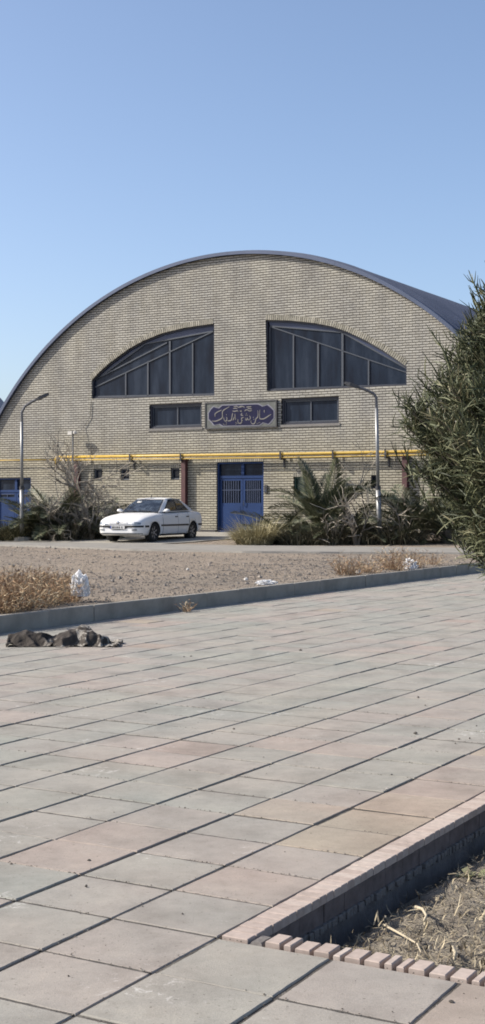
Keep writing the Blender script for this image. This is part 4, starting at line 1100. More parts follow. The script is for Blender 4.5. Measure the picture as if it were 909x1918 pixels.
for i in range(14):
    an = rnd.uniform(0, 6.28); q = Vector((rnd.gauss(0, .03), rnd.gauss(0, .03), rnd.uniform(0, .03))); d = Vector((math.cos(an), math.sin(an), rnd.uniform(0, .5)))*.06; s_ = Vector((-d.y, d.x, .01))*.4
    mb.add([q, q+d*.5+s_, q+d, q+d*.5-s_], [(0, 1, 2, 3)], rnd.random())
tag(mb.build('fallen_leaves', by_attr('pale_leaf', [(0, (.16, .17, .09)), (1, (.38, .36, .22))], .8), fix=False, loc=p), 'clump of pale green fallen leaves in the planter', 'leaves')

# ================================================================== GRAVEL, WEEDS, LITTER
m_stone = by_attr('gravel_stone', [(0, (.15, .14, .13)), (.25, (.23, .21, .19)), (.5, (.32, .28, .24)), (.85, (.40, .35, .30)), (1, (.50, .45, .39))], .95, spec=.1)
mb = MB(); rr_ = random.Random(11)
def stone(mb, p, s_, rr_, r_):
    V = [Vector((1, 0, 0)), Vector((-1, 0, 0)), Vector((0, 1, 0)), Vector((0, -1, 0)), Vector((0, 0, .8)), Vector((0, 0, -.6))]; a_ = rr_.uniform(0, 3.14)
    V = [Matrix.Rotation(a_, 3, 'Z') @ (v*rr_.uniform(.6, 1.25)) * s_ + p for v in V]
    mb.add(V, [(0,2,4), (2,1,4), (1,3,4), (3,0,4), (2,0,5), (1,2,5), (3,1,5), (0,3,5)], r_)
cnt = 0
while cnt < 11000:
    X = rr_.uniform(-8, 9); Y = rr_.uniform(15, 42); dk = kdist(X, Y)
    if dk < .2 or Y > interp(NEAR, X) - .1 or abs(X) > .2*Y + .3: continue
    dens = .25 + .75*max(0, 1 - abs(dk-2.4)/2.8) * (.4 + .6*(noise.noise((X*.4, Y*.4, 9)) > -.1))
    if rr_.random() > dens: continue
    s_ = rr_.uniform(.008, .022) if rr_.random() < .975 else rr_.uniform(.03, .055)
    gr = max(0, 1 - abs(dk - 2.2) / 3.0) * (1 if X > -4 else .2); stone(mb, Vector((X, Y, gz(X, Y) + .008 + .05*(noise.noise((X*.8, Y*.8, 3)) + .5*noise.noise((X*2.3, Y*2.3, 5)))*min(1, dk))), s_, rr_, rr_.random() * (1 - .55 * gr)); cnt += 1
o = mb.build('gravel', m_stone, fix=False); o['kind'] = 'stuff'; o['label'] = 'loose gravel and small stones on the dirt lot'

m_weed = by_attr('orange_weed', [(0, (.20, .115, .065)), (.4, (.37, .235, .135)), (.8, (.48, .35, .21)), (1, (.58, .48, .33))], .85)
def weed(p, n, rad, h, label, seed, grp):
    rr_ = random.Random(seed); mb = MB()
    for i in range(n):
        an = rr_.uniform(0, 6.283); q = rad*.5*rr_.random(); d = Vector((math.cos(an)*rr_.uniform(0, 1.1), math.sin(an)*rr_.uniform(0, 1.1), 1)); p0 = Vector((q*math.cos(an), q*math.sin(an), -.02)); L_ = h*rr_.uniform(.5, 1.1)
        P = [p0]; d.normalize(); r_ = rr_.random()
        for k in range(4):
            d = (d + Vector((rr_.gauss(0, .2), rr_.gauss(0, .2), rr_.gauss(0, .12)))).normalized(); P.append(P[-1] + d*L_/4)
        mb.tube(P, [.004, .0038, .003, .0022, .001], 3, r_, cap=False)
        for k in range(9):
            a_ = P[rr_.randint(1, 4)]; dd = (d*.4 + Vector((rr_.gauss(0, .6), rr_.gauss(0, .6), rr_.gauss(.2, .5)))).normalized()*L_*rr_.uniform(.1, .3); sd = dd.orthogonal().normalized()*.0045
            mb.add([a_-sd, a_+sd, a_+dd*.6+sd, a_+dd], [(0, 1, 2, 3)], max(0, min(1, r_ + rr_.uniform(-.3, .4))))
    o = mb.build('dry_weed', m_weed, fix=False, loc=p); return tag(o, label, 'weed', grp)
GW = 'dry orange weeds behind the kerb'
def gpix(px, py):
    z = .22
    for _ in range(6):
        p = on_ground(px, py, z); z = gz(p.x, p.y)
    return Vector((p.x, p.y, z))
for i, (px, py, n, rad, h) in enumerate([(8, 1148, 130, .5, .42), (40, 1143, 130, .5, .42), (72, 1136, 120, .5, .42), (104, 1131, 100, .4, .40), (132, 1126, 60, .3, .36), (15, 1122, 120, .5, .42), (58, 1116, 110, .5, .40), (100, 1110, 90, .45, .36), (30, 1100, 90, .5, .36), (75, 1096, 70, .45, .32), (-20, 1135, 120, .5, .42), (120, 1098, 50, .4, .28)]):
    weed(gpix(px, py), n, rad, h, 'rust coloured dry weed in the thicket beside the standing plastic bag', 50+i, GW)
for i, (px, py, n, rad, h, lab) in enumerate([(655, 1077, 90, .5, .42, 'reddish dry weed behind the kerb, left of the small white wad'), (690, 1073, 60, .45, .34, 'sparse reddish dry weed right of the small white wad'), (738, 1068, 90, .55, .5, 'tallest of the far dry weeds, left of the white bag on the kerb'), (775, 1063, 60, .45, .40, 'dry weed behind the white bag on the kerb'), (810, 1058, 40, .4, .3, 'thin dry weed between the white bag and the conifer'), (350, 1143, 22, .16, .2, 'small withered weed growing at the foot of the kerb')]):
    p = gpix(px, py) if i < 5 else on_ground(350, 1146, 0); weed(p, n, rad, h, lab, 80+i, 'far dry weeds along the kerb' if i < 5 else None)

# crumpled plastic
m_plastic, nt, b, N, L = new_mat('white_plastic'); b.inputs['Base Color'].default_value = (.80, .80, .80, 1); b.inputs['Roughness'].default_value = .35; b.inputs['Transmission Weight'].default_value = .35; b.inputs['IOR'].default_value = 1.1
def crumple(name, p, sx, sy, sz, label, seed, mat, cat='litter', amp=.35, sub=4, grp=None, freq=3.0):
    bm = bmesh.new(); bmesh.ops.create_icosphere(bm, subdivisions=sub, radius=1)
    for v in bm.verts:
        c_ = v.co.normalized(); q = c_*freq + Vector((seed*3.1, seed, 0)); k = 1 + amp*(noise.noise(q) + .6*(.35-abs(noise.noise(q*2.1))) + .35*(.3-abs(noise.noise(q*4.3))))
        v.co = Vector((c_.x*k*sx, c_.y*k*sy, max(-.55, c_.z*k)*sz + sz*.5))
    me = bpy.data.meshes.new(name); bm.to_mesh(me); bm.free(); me.materials.append(mat)
    a_ = me.attributes.new('rnd', 'FLOAT', 'FACE'); a_.data.foreach_set('value', [rnd.random() for _ in me.polygons])
    o = bpy.data.objects.new(name, me); COL.objects.link(o); o.location = p; return tag(o, label, cat, grp)
p = gpix(150, 1128); crumple('plastic_bag', p + Vector((0, 0, .10)), .12, .11, .20, 'crumpled clear white plastic bag standing upright beside the left dry weeds', 2, m_plastic, 'plastic bag', .55, freq=2.6)
p = gpix(768, 1066); crumple('plastic_bag', p + Vector((0, 0, .0)), .13, .10, .14, 'white torn plastic bag behind the kerb near the conifer', 5, m_plastic, 'plastic bag', .55)
p = gpix(500, 1095); crumple('plastic_bag', p, .15, .09, .05, 'flattened translucent plastic bag lying behind the middle of the kerb', 8, m_plastic, 'plastic bag', .6)
m_paper = plain('litter_white', (.66, .64, .60), .8, var=.06)
for i, (x, y, s_, lab) in enumerate(((671, 1075, .055, 'round white wad of litter in the reddish weed'), (461, 1087, .035, 'small white scrap on the gravel left of the flattened bag'), (57, 1112, .045, 'white paper scrap caught in the rust coloured weeds'), (352, 1068, .028, 'pale stone sized scrap on the gravel behind the left kerb'))):
    crumple('paper_scrap', gpix(x, y) + Vector((0, 0, .06 if i == 2 else .0)), s_, s_, s_, lab, 10+i, m_paper, sub=3, grp='scraps of litter on the gravel')

# crumpled heap of dark cloth on the paving
def cloth():
    A, B = on_ground(6, 1213), on_ground(222, 1213); ax = (B - A); Ln = ax.length; ax.normalize(); ay = Vector((-ax.y, ax.x, 0))
    t = thing('cloth_heap', 'crumpled dark brown cloth lying on the paving by the kerb', 'cloth', A)
    # rest positions of a crumpled sheet, in millimetres: 60 x 32 grid of x, y, z
    q = (
        29,-269,15,6,-264,14,7,-241,14,10,-218,15,11,-196,19,11,-174,13,12,-150,13,10,-128,16,-4,-111,15,-15,-93,15,-1,-75,15,-12,-56,15,-14,-34,17,-15,-11,22,-15,10,29,-14,31,39,
        -17,50,53,-18,70,67,-13,87,81,-8,110,83,-9,118,61,-17,115,40,-15,105,19,-4,123,14,-12,130,33,-9,142,15,-7,164,14,-5,186,15,-3,208,14,10,226,15,24,243,15,38,261,15,
        19,-244,29,10,-259,44,-1,-239,43,-9,-219,38,-14,-198,33,-15,-176,28,-17,-155,18,-15,-134,30,-14,-117,43,0,-101,36,-14,-86,39,-15,-64,43,-8,-43,47,-9,-21,51,-8,0,59,-16,20,68,
        -13,39,78,-12,59,89,2,77,95,5,88,73,-16,93,61,-1,97,51,0,115,37,19,115,24,15,135,27,7,155,33,21,161,17,22,183,20,19,203,29,33,210,14,47,227,15,60,245,15,
        43,-255,43,29,-240,52,14,-228,64,6,-208,58,9,-190,46,1,-170,49,7,-163,29,5,-146,41,6,-131,58,-7,-113,62,-13,-92,67,-15,-71,72,-14,-49,76,-3,-31,81,-9,-10,88,-17,8,95,
        -16,30,103,2,42,103,5,52,80,-3,64,60,-14,71,42,-13,87,28,9,89,37,15,108,50,19,129,53,29,148,50,42,157,35,45,179,37,42,199,46,55,209,31,70,211,15,83,229,15,
        53,-230,48,48,-232,70,38,-222,53,32,-202,62,28,-181,63,23,-159,58,29,-149,39,22,-132,27,22,-116,42,13,-98,50,14,-90,70,6,-76,87,-6,-62,99,-11,-42,106,-14,-22,114,-14,0,120,
        3,14,114,0,16,89,0,26,66,5,43,46,8,61,32,12,77,18,16,98,15,31,102,31,43,116,47,49,133,61,46,155,63,54,175,64,65,194,63,78,206,49,91,210,32,106,213,16,
        77,-234,62,69,-214,64,54,-199,57,44,-198,36,43,-176,39,46,-155,43,48,-133,50,43,-116,37,37,-99,24,33,-82,38,27,-68,55,21,-55,73,21,-55,95,15,-42,113,10,-26,127,12,-4,127,
        20,-5,103,26,10,83,25,34,76,28,52,63,25,73,52,34,84,35,43,95,16,45,119,15,41,137,30,63,137,38,71,145,58,78,162,71,89,181,74,100,199,66,113,208,50,127,210,33,
        88,-226,36,66,-228,37,79,-210,43,73,-190,42,71,-171,28,75,-156,44,68,-139,31,65,-120,20,63,-105,37,52,-99,55,53,-82,69,51,-64,82,50,-43,92,44,-30,109,39,-27,131,40,-5,132,
        47,-2,110,46,21,99,42,45,94,42,65,82,43,85,69,49,99,53,60,106,35,72,115,16,64,138,15,67,160,24,86,153,37,99,152,57,111,165,71,121,184,76,133,202,67,147,210,51,
        87,-255,22,88,-234,15,88,-211,14,86,-190,14,98,-183,32,94,-163,24,94,-141,18,91,-123,31,83,-119,53,80,-101,67,73,-98,88,71,-80,101,76,-58,106,66,-47,125,69,-24,126,68,-5,138,
        72,5,119,69,28,113,67,50,103,68,69,91,67,90,81,73,102,63,76,121,52,91,119,35,91,130,15,93,154,15,99,176,26,115,160,36,130,158,53,142,167,69,154,186,77,135,187,61,
        115,-247,30,118,-232,14,116,-211,19,115,-189,15,114,-167,16,118,-159,37,120,-141,24,112,-136,44,110,-118,59,106,-104,77,100,-94,96,93,-91,117,91,-70,127,94,-47,121,94,-29,136,94,-7,143,
        95,11,132,95,32,123,93,53,114,94,73,102,95,91,87,94,112,79,102,123,61,105,139,46,114,129,28,120,146,15,124,170,15,132,183,32,150,168,33,165,167,49,156,188,48,164,197,67,
        139,-246,15,143,-227,25,144,-207,15,140,-189,27,140,-172,15,144,-166,34,139,-147,43,136,-126,51,129,-131,72,123,-120,91,121,-105,108,118,-83,108,117,-63,119,117,-46,135,120,-23,130,121,-8,147,
        123,12,136,123,33,131,123,54,123,123,74,112,122,94,100,122,114,87,123,134,77,128,127,56,140,132,39,147,141,20,151,163,15,156,185,15,158,197,33,180,192,37,180,205,55,170,226,58,
        166,-250,15,169,-228,15,164,-214,32,165,-196,18,167,-175,15,168,-154,24,166,-145,44,163,-129,58,156,-132,79,150,-111,85,148,-95,101,145,-85,120,145,-63,125,145,-42,132,145,-21,142,146,2,139,
        143,18,156,142,40,152,140,62,146,140,82,136,142,101,121,145,119,106,146,117,83,155,125,64,160,143,52,171,142,33,178,157,17,181,177,25,175,194,13,172,215,22,192,217,32,184,238,37,
        196,-254,15,193,-238,30,193,-218,21,194,-197,15,196,-175,17,195,-155,27,193,-140,42,189,-138,64,183,-121,77,179,-108,95,172,-105,116,174,-84,120,172,-64,129,172,-43,136,172,-20,142,173,3,146,
        170,21,161,169,44,160,168,65,155,168,84,143,169,92,120,170,106,100,174,124,86,170,144,80,185,139,66,195,149,48,202,162,32,207,175,15,203,198,13,197,219,13,194,241,19,212,240,33,
        223,-261,26,220,-242,15,224,-220,15,226,-198,15,226,-176,20,224,-159,34,221,-142,48,217,-130,66,211,-121,85,203,-118,106,197,-108,125,194,-90,138,194,-69,145,193,-47,152,194,-25,158,194,-1,163,
        197,22,166,196,45,163,195,67,159,195,86,147,192,103,130,196,111,109,190,133,107,190,153,97,183,164,78,180,172,58,191,185,44,207,198,35,228,202,29,227,220,16,224,242,13,224,264,15,
        248,-260,15,248,-237,15,247,-222,32,244,-201,39,253,-183,30,251,-164,42,247,-147,58,237,-144,78,232,-134,97,228,-124,116,225,-103,126,215,-83,121,214,-63,128,217,-43,138,221,-26,154,221,-2,157,
        218,19,147,217,42,144,220,64,148,215,77,131,215,96,117,221,118,116,217,137,105,214,149,86,202,147,68,206,169,66,209,192,64,209,213,58,224,225,47,245,222,40,250,240,28,229,237,29,
        276,-260,15,275,-237,15,274,-216,27,269,-210,48,277,-190,43,267,-178,60,262,-162,76,261,-144,90,258,-124,99,240,-109,95,240,-91,108,242,-85,129,242,-63,127,244,-49,143,245,-27,138,245,-4,142,
        247,17,151,246,40,147,247,61,138,241,74,121,241,92,108,241,112,97,241,134,92,231,133,72,224,141,53,223,163,46,226,186,42,233,201,57,242,220,67,240,241,59,236,256,44,240,261,23,
        303,-259,25,304,-239,15,297,-230,35,294,-218,55,291,-199,65,289,-178,75,288,-155,79,283,-132,78,266,-116,72,268,-105,92,267,-87,105,267,-76,124,265,-61,140,266,-41,131,271,-27,146,272,-7,135,
        272,16,135,274,38,141,271,52,125,269,72,115,269,92,103,268,114,100,264,124,80,255,126,60,249,137,42,246,157,31,251,174,45,259,194,49,265,216,49,267,238,48,265,260,46,252,279,44,
        327,-271,15,325,-254,29,326,-233,41,323,-211,50,317,-190,55,311,-169,58,305,-146,58,293,-126,51,294,-114,71,295,-101,89,294,-84,104,293,-67,119,293,-63,141,293,-46,126,291,-23,128,300,-7,139,
        299,12,128,296,34,123,299,56,128,296,77,120,295,97,110,291,102,88,287,112,68,282,127,52,275,135,33,272,155,22,275,175,31,268,194,21,265,215,19,263,238,17,261,260,15,259,283,15,
        355,-267,15,347,-246,15,339,-225,16,333,-203,22,328,-182,27,324,-161,31,321,-138,35,319,-119,47,318,-103,62,318,-89,80,321,-75,98,322,-65,119,322,-66,141,318,-44,140,319,-22,131,318,-3,121,
        326,15,131,323,32,117,324,54,117,320,74,106,309,83,90,318,103,81,314,115,62,309,125,43,302,133,23,299,153,15,296,175,15,295,197,15,293,219,18,291,241,14,289,264,14,287,285,15,
        380,-259,15,373,-238,15,366,-217,20,361,-196,15,356,-175,19,352,-154,24,349,-135,36,346,-119,51,344,-106,69,341,-100,91,348,-82,104,350,-66,119,350,-64,141,347,-42,143,346,-29,123,346,-5,124,
        339,10,108,349,30,110,342,46,97,338,66,87,336,88,90,338,89,68,335,103,50,332,117,33,328,133,17,326,155,15,324,178,15,322,199,15,320,222,15,319,244,16,317,265,17,308,277,34,
        407,-250,15,399,-231,23,393,-211,15,387,-190,15,383,-168,16,378,-149,26,375,-137,45,368,-129,66,372,-110,77,366,-109,99,367,-96,117,372,-79,129,377,-61,142,375,-39,146,373,-21,133,373,-8,113,
        367,14,108,364,25,88,365,46,83,365,68,82,363,88,92,359,103,75,356,118,59,354,131,41,355,138,20,352,161,15,350,182,21,343,199,34,340,221,38,338,243,39,343,264,35,337,285,44,
        432,-245,28,426,-227,17,420,-205,15,414,-183,15,409,-166,24,404,-148,37,396,-150,60,393,-138,80,391,-121,95,393,-102,105,381,-83,98,395,-74,114,400,-57,127,402,-39,143,400,-17,140,395,2,128,
        396,18,111,392,25,86,389,48,95,390,69,92,390,91,89,386,101,69,383,117,54,382,136,43,382,146,21,379,170,21,372,180,41,367,199,51,363,220,57,361,242,58,364,265,54,364,279,38,
        458,-240,15,454,-218,18,446,-198,25,426,-196,36,420,-177,48,428,-157,49,421,-155,71,420,-138,87,418,-117,93,415,-94,92,407,-72,92,390,-57,91,399,-40,104,407,-23,121,426,-15,133,423,7,131,
        421,9,108,411,32,105,414,47,84,413,68,79,412,89,72,410,111,76,410,126,60,411,141,42,412,155,23,407,177,32,399,184,52,392,201,63,390,221,53,383,237,41,361,243,37,379,256,41,
        484,-238,29,479,-217,35,458,-218,44,445,-204,57,439,-186,67,445,-163,70,444,-141,72,435,-122,69,413,-116,64,409,-93,63,407,-70,64,409,-49,72,408,-28,80,412,-8,96,435,-10,106,448,-2,123,
        439,19,125,434,42,117,439,52,94,435,74,93,437,93,82,435,107,64,439,129,58,441,140,37,427,155,48,421,175,56,423,198,57,408,207,42,388,205,30,381,222,15,378,245,15,374,267,15,
        502,-237,51,488,-223,61,474,-205,62,464,-185,55,447,-183,41,456,-164,45,455,-141,44,435,-132,40,430,-109,40,435,-88,50,437,-70,62,438,-50,72,436,-32,86,436,-7,83,437,15,90,457,15,102,
        462,31,116,452,40,97,463,60,104,460,67,84,461,84,71,464,105,61,468,127,53,453,143,62,448,164,64,446,184,54,439,191,34,417,186,24,413,207,15,410,230,15,407,252,15,402,274,15,
        524,-222,57,510,-205,61,494,-190,51,481,-183,33,462,-186,18,460,-163,16,458,-140,15,458,-120,23,459,-100,33,464,-92,54,464,-75,69,463,-56,81,463,-34,89,463,-10,91,465,10,80,467,32,79,
        482,29,95,476,46,109,486,53,90,486,74,82,483,97,78,471,115,87,473,136,79,474,157,71,473,171,53,464,174,33,447,167,18,445,190,13,441,213,16,437,235,15,433,257,15,429,279,15,
        508,-231,35,518,-212,34,495,-214,34,486,-204,15,490,-180,14,488,-159,23,487,-138,14,486,-117,22,486,-96,27,489,-84,46,488,-67,60,483,-45,66,489,-30,82,485,-10,74,492,7,85,496,27,77,
        500,48,80,502,39,101,497,59,113,492,81,110,485,103,106,495,122,96,500,135,79,497,145,59,491,152,38,478,151,18,475,174,13,472,196,15,468,217,15,464,239,15,460,261,15,457,283,15,
        537,-240,30,515,-241,28,512,-225,13,514,-201,14,515,-181,25,514,-160,16,515,-138,15,514,-117,23,513,-95,29,512,-74,36,512,-57,50,510,-49,72,516,-27,73,505,-16,90,518,0,80,523,22,79,
        527,44,78,529,49,100,523,65,116,517,88,111,512,110,106,512,102,85,510,113,65,509,123,43,510,135,22,506,156,16,502,178,15,499,200,15,496,222,15,492,244,15,488,265,15,484,285,21,
        535,-268,21,539,-248,14,540,-225,15,541,-204,21,541,-182,15,542,-160,15,542,-139,22,541,-119,32,540,-98,39,536,-81,52,527,-71,71,538,-53,80,535,-35,94,524,-23,110,535,-5,103,542,18,99,
        548,41,96,552,62,94,548,75,114,538,88,93,539,109,102,537,115,81,538,110,58,537,121,37,537,140,24,532,162,25,530,182,15,527,205,15,524,227,15,521,248,16,514,266,28,512,285,16,
        561,-270,15,564,-249,24,567,-227,21,568,-206,15,570,-184,18,569,-164,27,569,-144,38,568,-124,48,565,-104,56,559,-88,71,547,-83,89,545,-67,104,542,-48,117,542,-30,130,545,-8,130,548,17,127,
        551,41,123,568,46,109,570,65,102,562,88,109,567,107,100,566,115,79,565,114,57,563,127,39,559,149,39,559,169,29,546,186,38,549,208,32,545,229,34,542,251,35,541,273,32,541,286,15,
        588,-274,17,590,-252,15,594,-230,18,593,-210,29,587,-193,42,592,-172,49,593,-151,59,593,-131,69,590,-110,76,575,-103,92,570,-87,106,572,-65,107,569,-44,115,569,-33,135,570,-11,140,574,11,137,
        577,31,122,573,52,134,573,73,128,587,76,107,588,91,92,589,104,74,591,118,58,581,136,59,586,154,48,570,168,55,564,189,58,566,211,54,567,233,49,568,254,44,570,274,34,570,282,14,
        616,-276,15,614,-258,28,610,-239,40,606,-221,53,602,-202,66,596,-183,76,590,-163,86,591,-144,97,591,-123,104,597,-101,110,595,-78,106,592,-67,126,595,-46,126,594,-23,129,596,-14,148,600,5,137,
        597,27,142,600,47,127,599,68,119,604,91,121,608,105,104,614,112,83,616,129,68,601,142,78,595,163,72,588,183,68,589,197,51,582,204,32,585,226,29,593,248,35,597,270,33,591,263,13,
        641,-264,15,632,-243,15,628,-224,26,627,-207,41,623,-188,54,615,-168,62,617,-158,82,618,-146,101,618,-125,108,620,-104,96,619,-87,116,618,-71,135,622,-49,135,620,-26,139,620,-3,139,619,12,156,
        624,30,144,620,52,147,625,62,127,629,80,115,635,98,103,641,117,89,624,132,95,622,154,94,620,172,80,611,170,59,608,179,38,609,197,25,608,218,16,608,243,14,619,254,32,617,271,17,
        666,-254,15,658,-233,15,649,-212,15,645,-193,26,642,-175,39,639,-157,53,637,-142,70,644,-141,91,645,-126,108,648,-104,100,647,-84,119,646,-71,141,645,-51,152,645,-28,153,645,-5,152,643,17,144,
        646,32,160,647,54,156,653,62,136,657,80,123,662,100,112,649,119,117,647,140,110,649,157,95,642,158,71,634,157,48,635,173,31,637,191,18,637,214,15,637,239,15,636,265,14,638,284,28,
        688,-237,15,678,-224,30,674,-203,24,670,-183,16,669,-167,32,667,-150,45,666,-136,63,665,-123,82,674,-124,102,675,-100,105,672,-89,128,673,-70,144,672,-50,155,672,-30,147,672,-7,144,671,17,143,
        670,39,149,672,55,165,664,75,158,666,93,147,667,114,137,671,133,126,674,141,105,659,132,88,660,138,63,662,156,47,663,168,27,664,186,15,666,209,15,666,234,15,665,261,15,665,285,19,
        711,-237,29,701,-223,15,699,-201,15,697,-179,15,696,-159,24,695,-142,38,695,-132,58,694,-119,77,695,-106,95,701,-101,117,699,-81,129,691,-59,128,692,-40,139,698,-26,155,699,-6,145,699,16,146,
        698,39,148,697,62,154,689,78,168,692,96,155,693,117,147,695,121,125,683,114,106,685,124,84,687,137,64,689,152,46,690,165,27,692,184,15,694,206,15,693,229,23,694,254,16,694,278,22,
        734,-236,15,726,-218,25,727,-199,15,725,-176,15,723,-155,21,722,-137,34,722,-123,51,722,-113,72,723,-101,91,725,-90,110,718,-69,114,717,-51,127,717,-48,149,725,-27,147,726,-5,149,725,17,153,
        723,38,158,718,57,171,715,79,176,717,99,165,709,95,145,709,97,123,711,113,107,712,127,89,715,135,68,717,148,50,718,163,31,719,182,15,718,202,26,720,224,19,718,246,29,719,266,15,
        751,-226,34,751,-215,15,752,-195,24,752,-175,15,751,-153,21,750,-135,34,749,-119,50,748,-104,66,746,-89,82,745,-74,99,744,-60,116,742,-57,138,743,-37,149,741,-29,170,747,-8,168,746,14,171,
        742,35,178,744,56,180,742,79,185,735,77,164,736,88,144,734,106,132,737,118,113,740,119,91,745,132,74,748,145,56,747,165,40,742,189,31,743,207,15,744,219,33,738,233,15,733,248,32,
        776,-236,29,778,-217,17,777,-196,15,779,-173,15,778,-152,22,777,-135,36,776,-120,52,775,-105,69,774,-90,85,772,-76,102,771,-64,121,769,-52,141,767,-44,162,769,-23,172,765,-11,190,767,11,190,
        765,34,194,760,53,202,763,62,182,762,80,169,758,99,158,760,113,140,765,118,117,755,138,109,754,154,94,756,167,76,773,168,57,768,193,44,770,198,19,764,220,15,764,242,15,758,260,28,
        798,-231,15,803,-214,29,805,-197,15,806,-175,18,805,-155,27,804,-137,40,803,-121,56,802,-107,73,800,-93,90,797,-84,110,796,-72,129,795,-59,149,794,-46,168,793,-31,186,793,-12,198,791,8,207,
        790,32,210,787,55,207,786,71,192,783,91,182,783,107,166,786,114,145,783,134,130,772,154,124,769,171,110,769,185,93,779,192,71,796,195,51,797,204,26,791,224,15,784,236,32,778,248,14,
        824,-241,19,826,-220,15,832,-198,15,833,-177,22,829,-163,38,825,-149,55,819,-137,73,824,-118,84,825,-102,99,825,-86,115,823,-72,133,822,-59,151,821,-45,169,820,-30,187,820,-13,203,819,8,211,
        819,31,216,816,56,211,812,76,199,809,95,187,810,106,167,804,128,159,799,149,147,795,166,133,792,183,119,790,200,105,792,212,85,796,220,63,802,228,39,818,231,22,803,245,13,798,254,33,
        851,-244,17,853,-223,15,856,-204,26,840,-197,40,840,-182,56,841,-166,71,844,-146,82,842,-133,99,843,-116,114,843,-100,130,844,-84,145,846,-68,160,847,-50,174,847,-31,186,847,-11,198,846,9,208,
        846,32,211,844,56,206,840,78,197,837,97,185,835,117,173,830,135,159,826,152,144,824,167,128,821,182,111,815,192,92,820,213,87,819,230,72,815,246,56,818,255,36,830,255,17,819,274,26,
        864,-243,41,875,-229,29,868,-218,46,867,-197,40,866,-188,60,867,-173,76,869,-154,89,869,-136,102,870,-118,115,871,-100,128,871,-81,140,871,-62,151,868,-42,159,869,-24,172,871,-6,186,873,12,200,
        871,34,200,869,55,194,865,76,185,861,93,171,853,108,156,845,122,141,837,134,124,833,149,107,839,165,92,841,183,78,830,196,64,825,214,51,838,231,53,830,232,32,840,249,42,845,271,37,
        888,-256,39,899,-236,41,894,-215,47,893,-193,51,888,-172,55,872,-157,54,873,-138,66,874,-120,79,878,-104,93,883,-87,107,887,-70,120,891,-53,134,894,-37,150,896,-22,165,899,-8,183,891,12,177,
        896,33,183,889,51,173,888,72,168,883,89,155,878,106,142,870,120,126,863,132,109,855,139,87,846,147,68,844,164,54,843,182,41,843,202,31,857,213,46,856,222,26,862,243,29,856,258,15,
        900,-251,15,892,-231,14,894,-209,18,893,-186,23,895,-164,27,900,-151,45,901,-132,55,904,-126,77,907,-114,95,910,-98,111,913,-81,125,916,-64,140,919,-47,155,923,-28,165,911,-11,157,917,10,162,
        906,28,155,915,48,157,912,69,150,902,80,135,897,98,123,894,117,110,887,128,92,881,141,73,870,140,53,865,152,36,865,172,25,865,193,16,878,201,33,882,223,31,885,237,15,885,259,17,
        921,-242,32,921,-229,15,921,-208,13,921,-185,15,923,-164,21,926,-144,32,929,-142,55,934,-133,75,937,-120,93,939,-103,108,941,-85,123,943,-65,136,945,-45,147,943,-23,146,929,-9,135,929,14,136,
        931,37,140,918,49,127,934,64,132,925,79,118,915,89,102,907,104,87,912,124,76,896,122,61,891,129,40,890,147,28,891,167,18,893,190,15,894,213,14,909,216,31,903,236,37,908,242,15,
        942,-249,15,948,-227,15,945,-209,26,948,-190,15,950,-169,25,952,-146,27,953,-131,45,959,-127,66,958,-110,80,964,-98,99,964,-76,110,963,-54,121,970,-40,137,954,-31,123,956,-8,131,956,16,129,
        936,20,118,933,38,106,947,56,109,948,77,103,937,86,86,930,102,71,919,110,54,914,127,41,910,149,43,917,145,22,918,166,16,920,189,15,921,211,13,922,233,15,928,246,32,920,265,23,
        967,-239,13,967,-233,36,972,-218,20,977,-197,15,980,-177,23,982,-154,30,982,-133,41,985,-115,54,983,-100,69,989,-83,88,992,-70,108,985,-71,130,984,-52,116,979,-30,112,982,-9,124,961,-5,113,
        956,15,102,952,31,88,957,51,83,967,71,84,961,87,71,950,95,54,944,112,40,940,133,35,935,145,54,943,152,34,947,167,19,949,189,15,950,212,15,949,233,14,947,256,15,946,275,26,
        981,-263,22,993,-245,31,1002,-225,23,992,-212,38,999,-192,46,997,-172,56,984,-156,68,984,-137,80,989,-120,95,995,-106,111,1006,-91,125,1013,-70,127,1010,-49,123,1006,-26,117,992,-18,99,988,3,109,
        981,24,109,979,24,88,979,39,72,978,59,61,976,78,50,973,97,40,971,118,36,969,140,41,963,145,63,964,164,52,974,172,33,977,192,24,979,212,15,978,234,15,976,256,13,961,250,28,
        1007,-273,16,1018,-255,25,1009,-243,43,1008,-226,58,1009,-207,70,1010,-187,80,1014,-164,77,1014,-143,84,1011,-137,105,1020,-116,105,1024,-95,104,1027,-73,104,1029,-51,104,1028,-29,100,1019,-8,103,1011,7,89,
        1014,20,107,1013,24,85,1012,41,72,1009,61,62,1005,81,52,1002,102,45,1000,123,40,990,133,58,990,152,71,987,173,67,972,187,58,979,206,49,990,223,40,1005,235,28,985,244,38,984,266,38,
        1030,-285,25,1030,-272,44,1031,-252,55,1033,-232,66,1035,-212,75,1037,-190,81,1040,-168,86,1041,-145,87,1028,-127,86,1011,-115,77,1014,-93,77,1017,-71,77,1024,-50,76,1012,-32,78,1032,-21,83,1038,-3,95,
        1046,15,107,1041,37,102,1039,55,90,1042,68,72,1036,88,62,1032,108,54,1020,124,63,1014,145,67,1009,162,54,993,169,40,999,185,55,1003,206,63,1004,228,63,1006,248,54,1005,265,39,1001,267,16,
        1051,-269,20,1039,-252,27,1055,-248,42,1054,-226,47,1051,-204,52,1047,-183,55,1036,-163,57,1045,-141,58,1043,-118,61,1028,-103,53,1010,-92,45,1012,-70,46,1014,-47,48,1018,-25,50,1031,-7,59,1045,9,72,
        1065,15,86,1071,36,97,1069,58,101,1061,78,96,1054,98,87,1047,119,78,1042,140,68,1036,155,53,1023,152,32,1020,174,35,1015,196,35,1028,204,53,1030,227,57,1027,238,39,1031,260,35,1029,273,15,
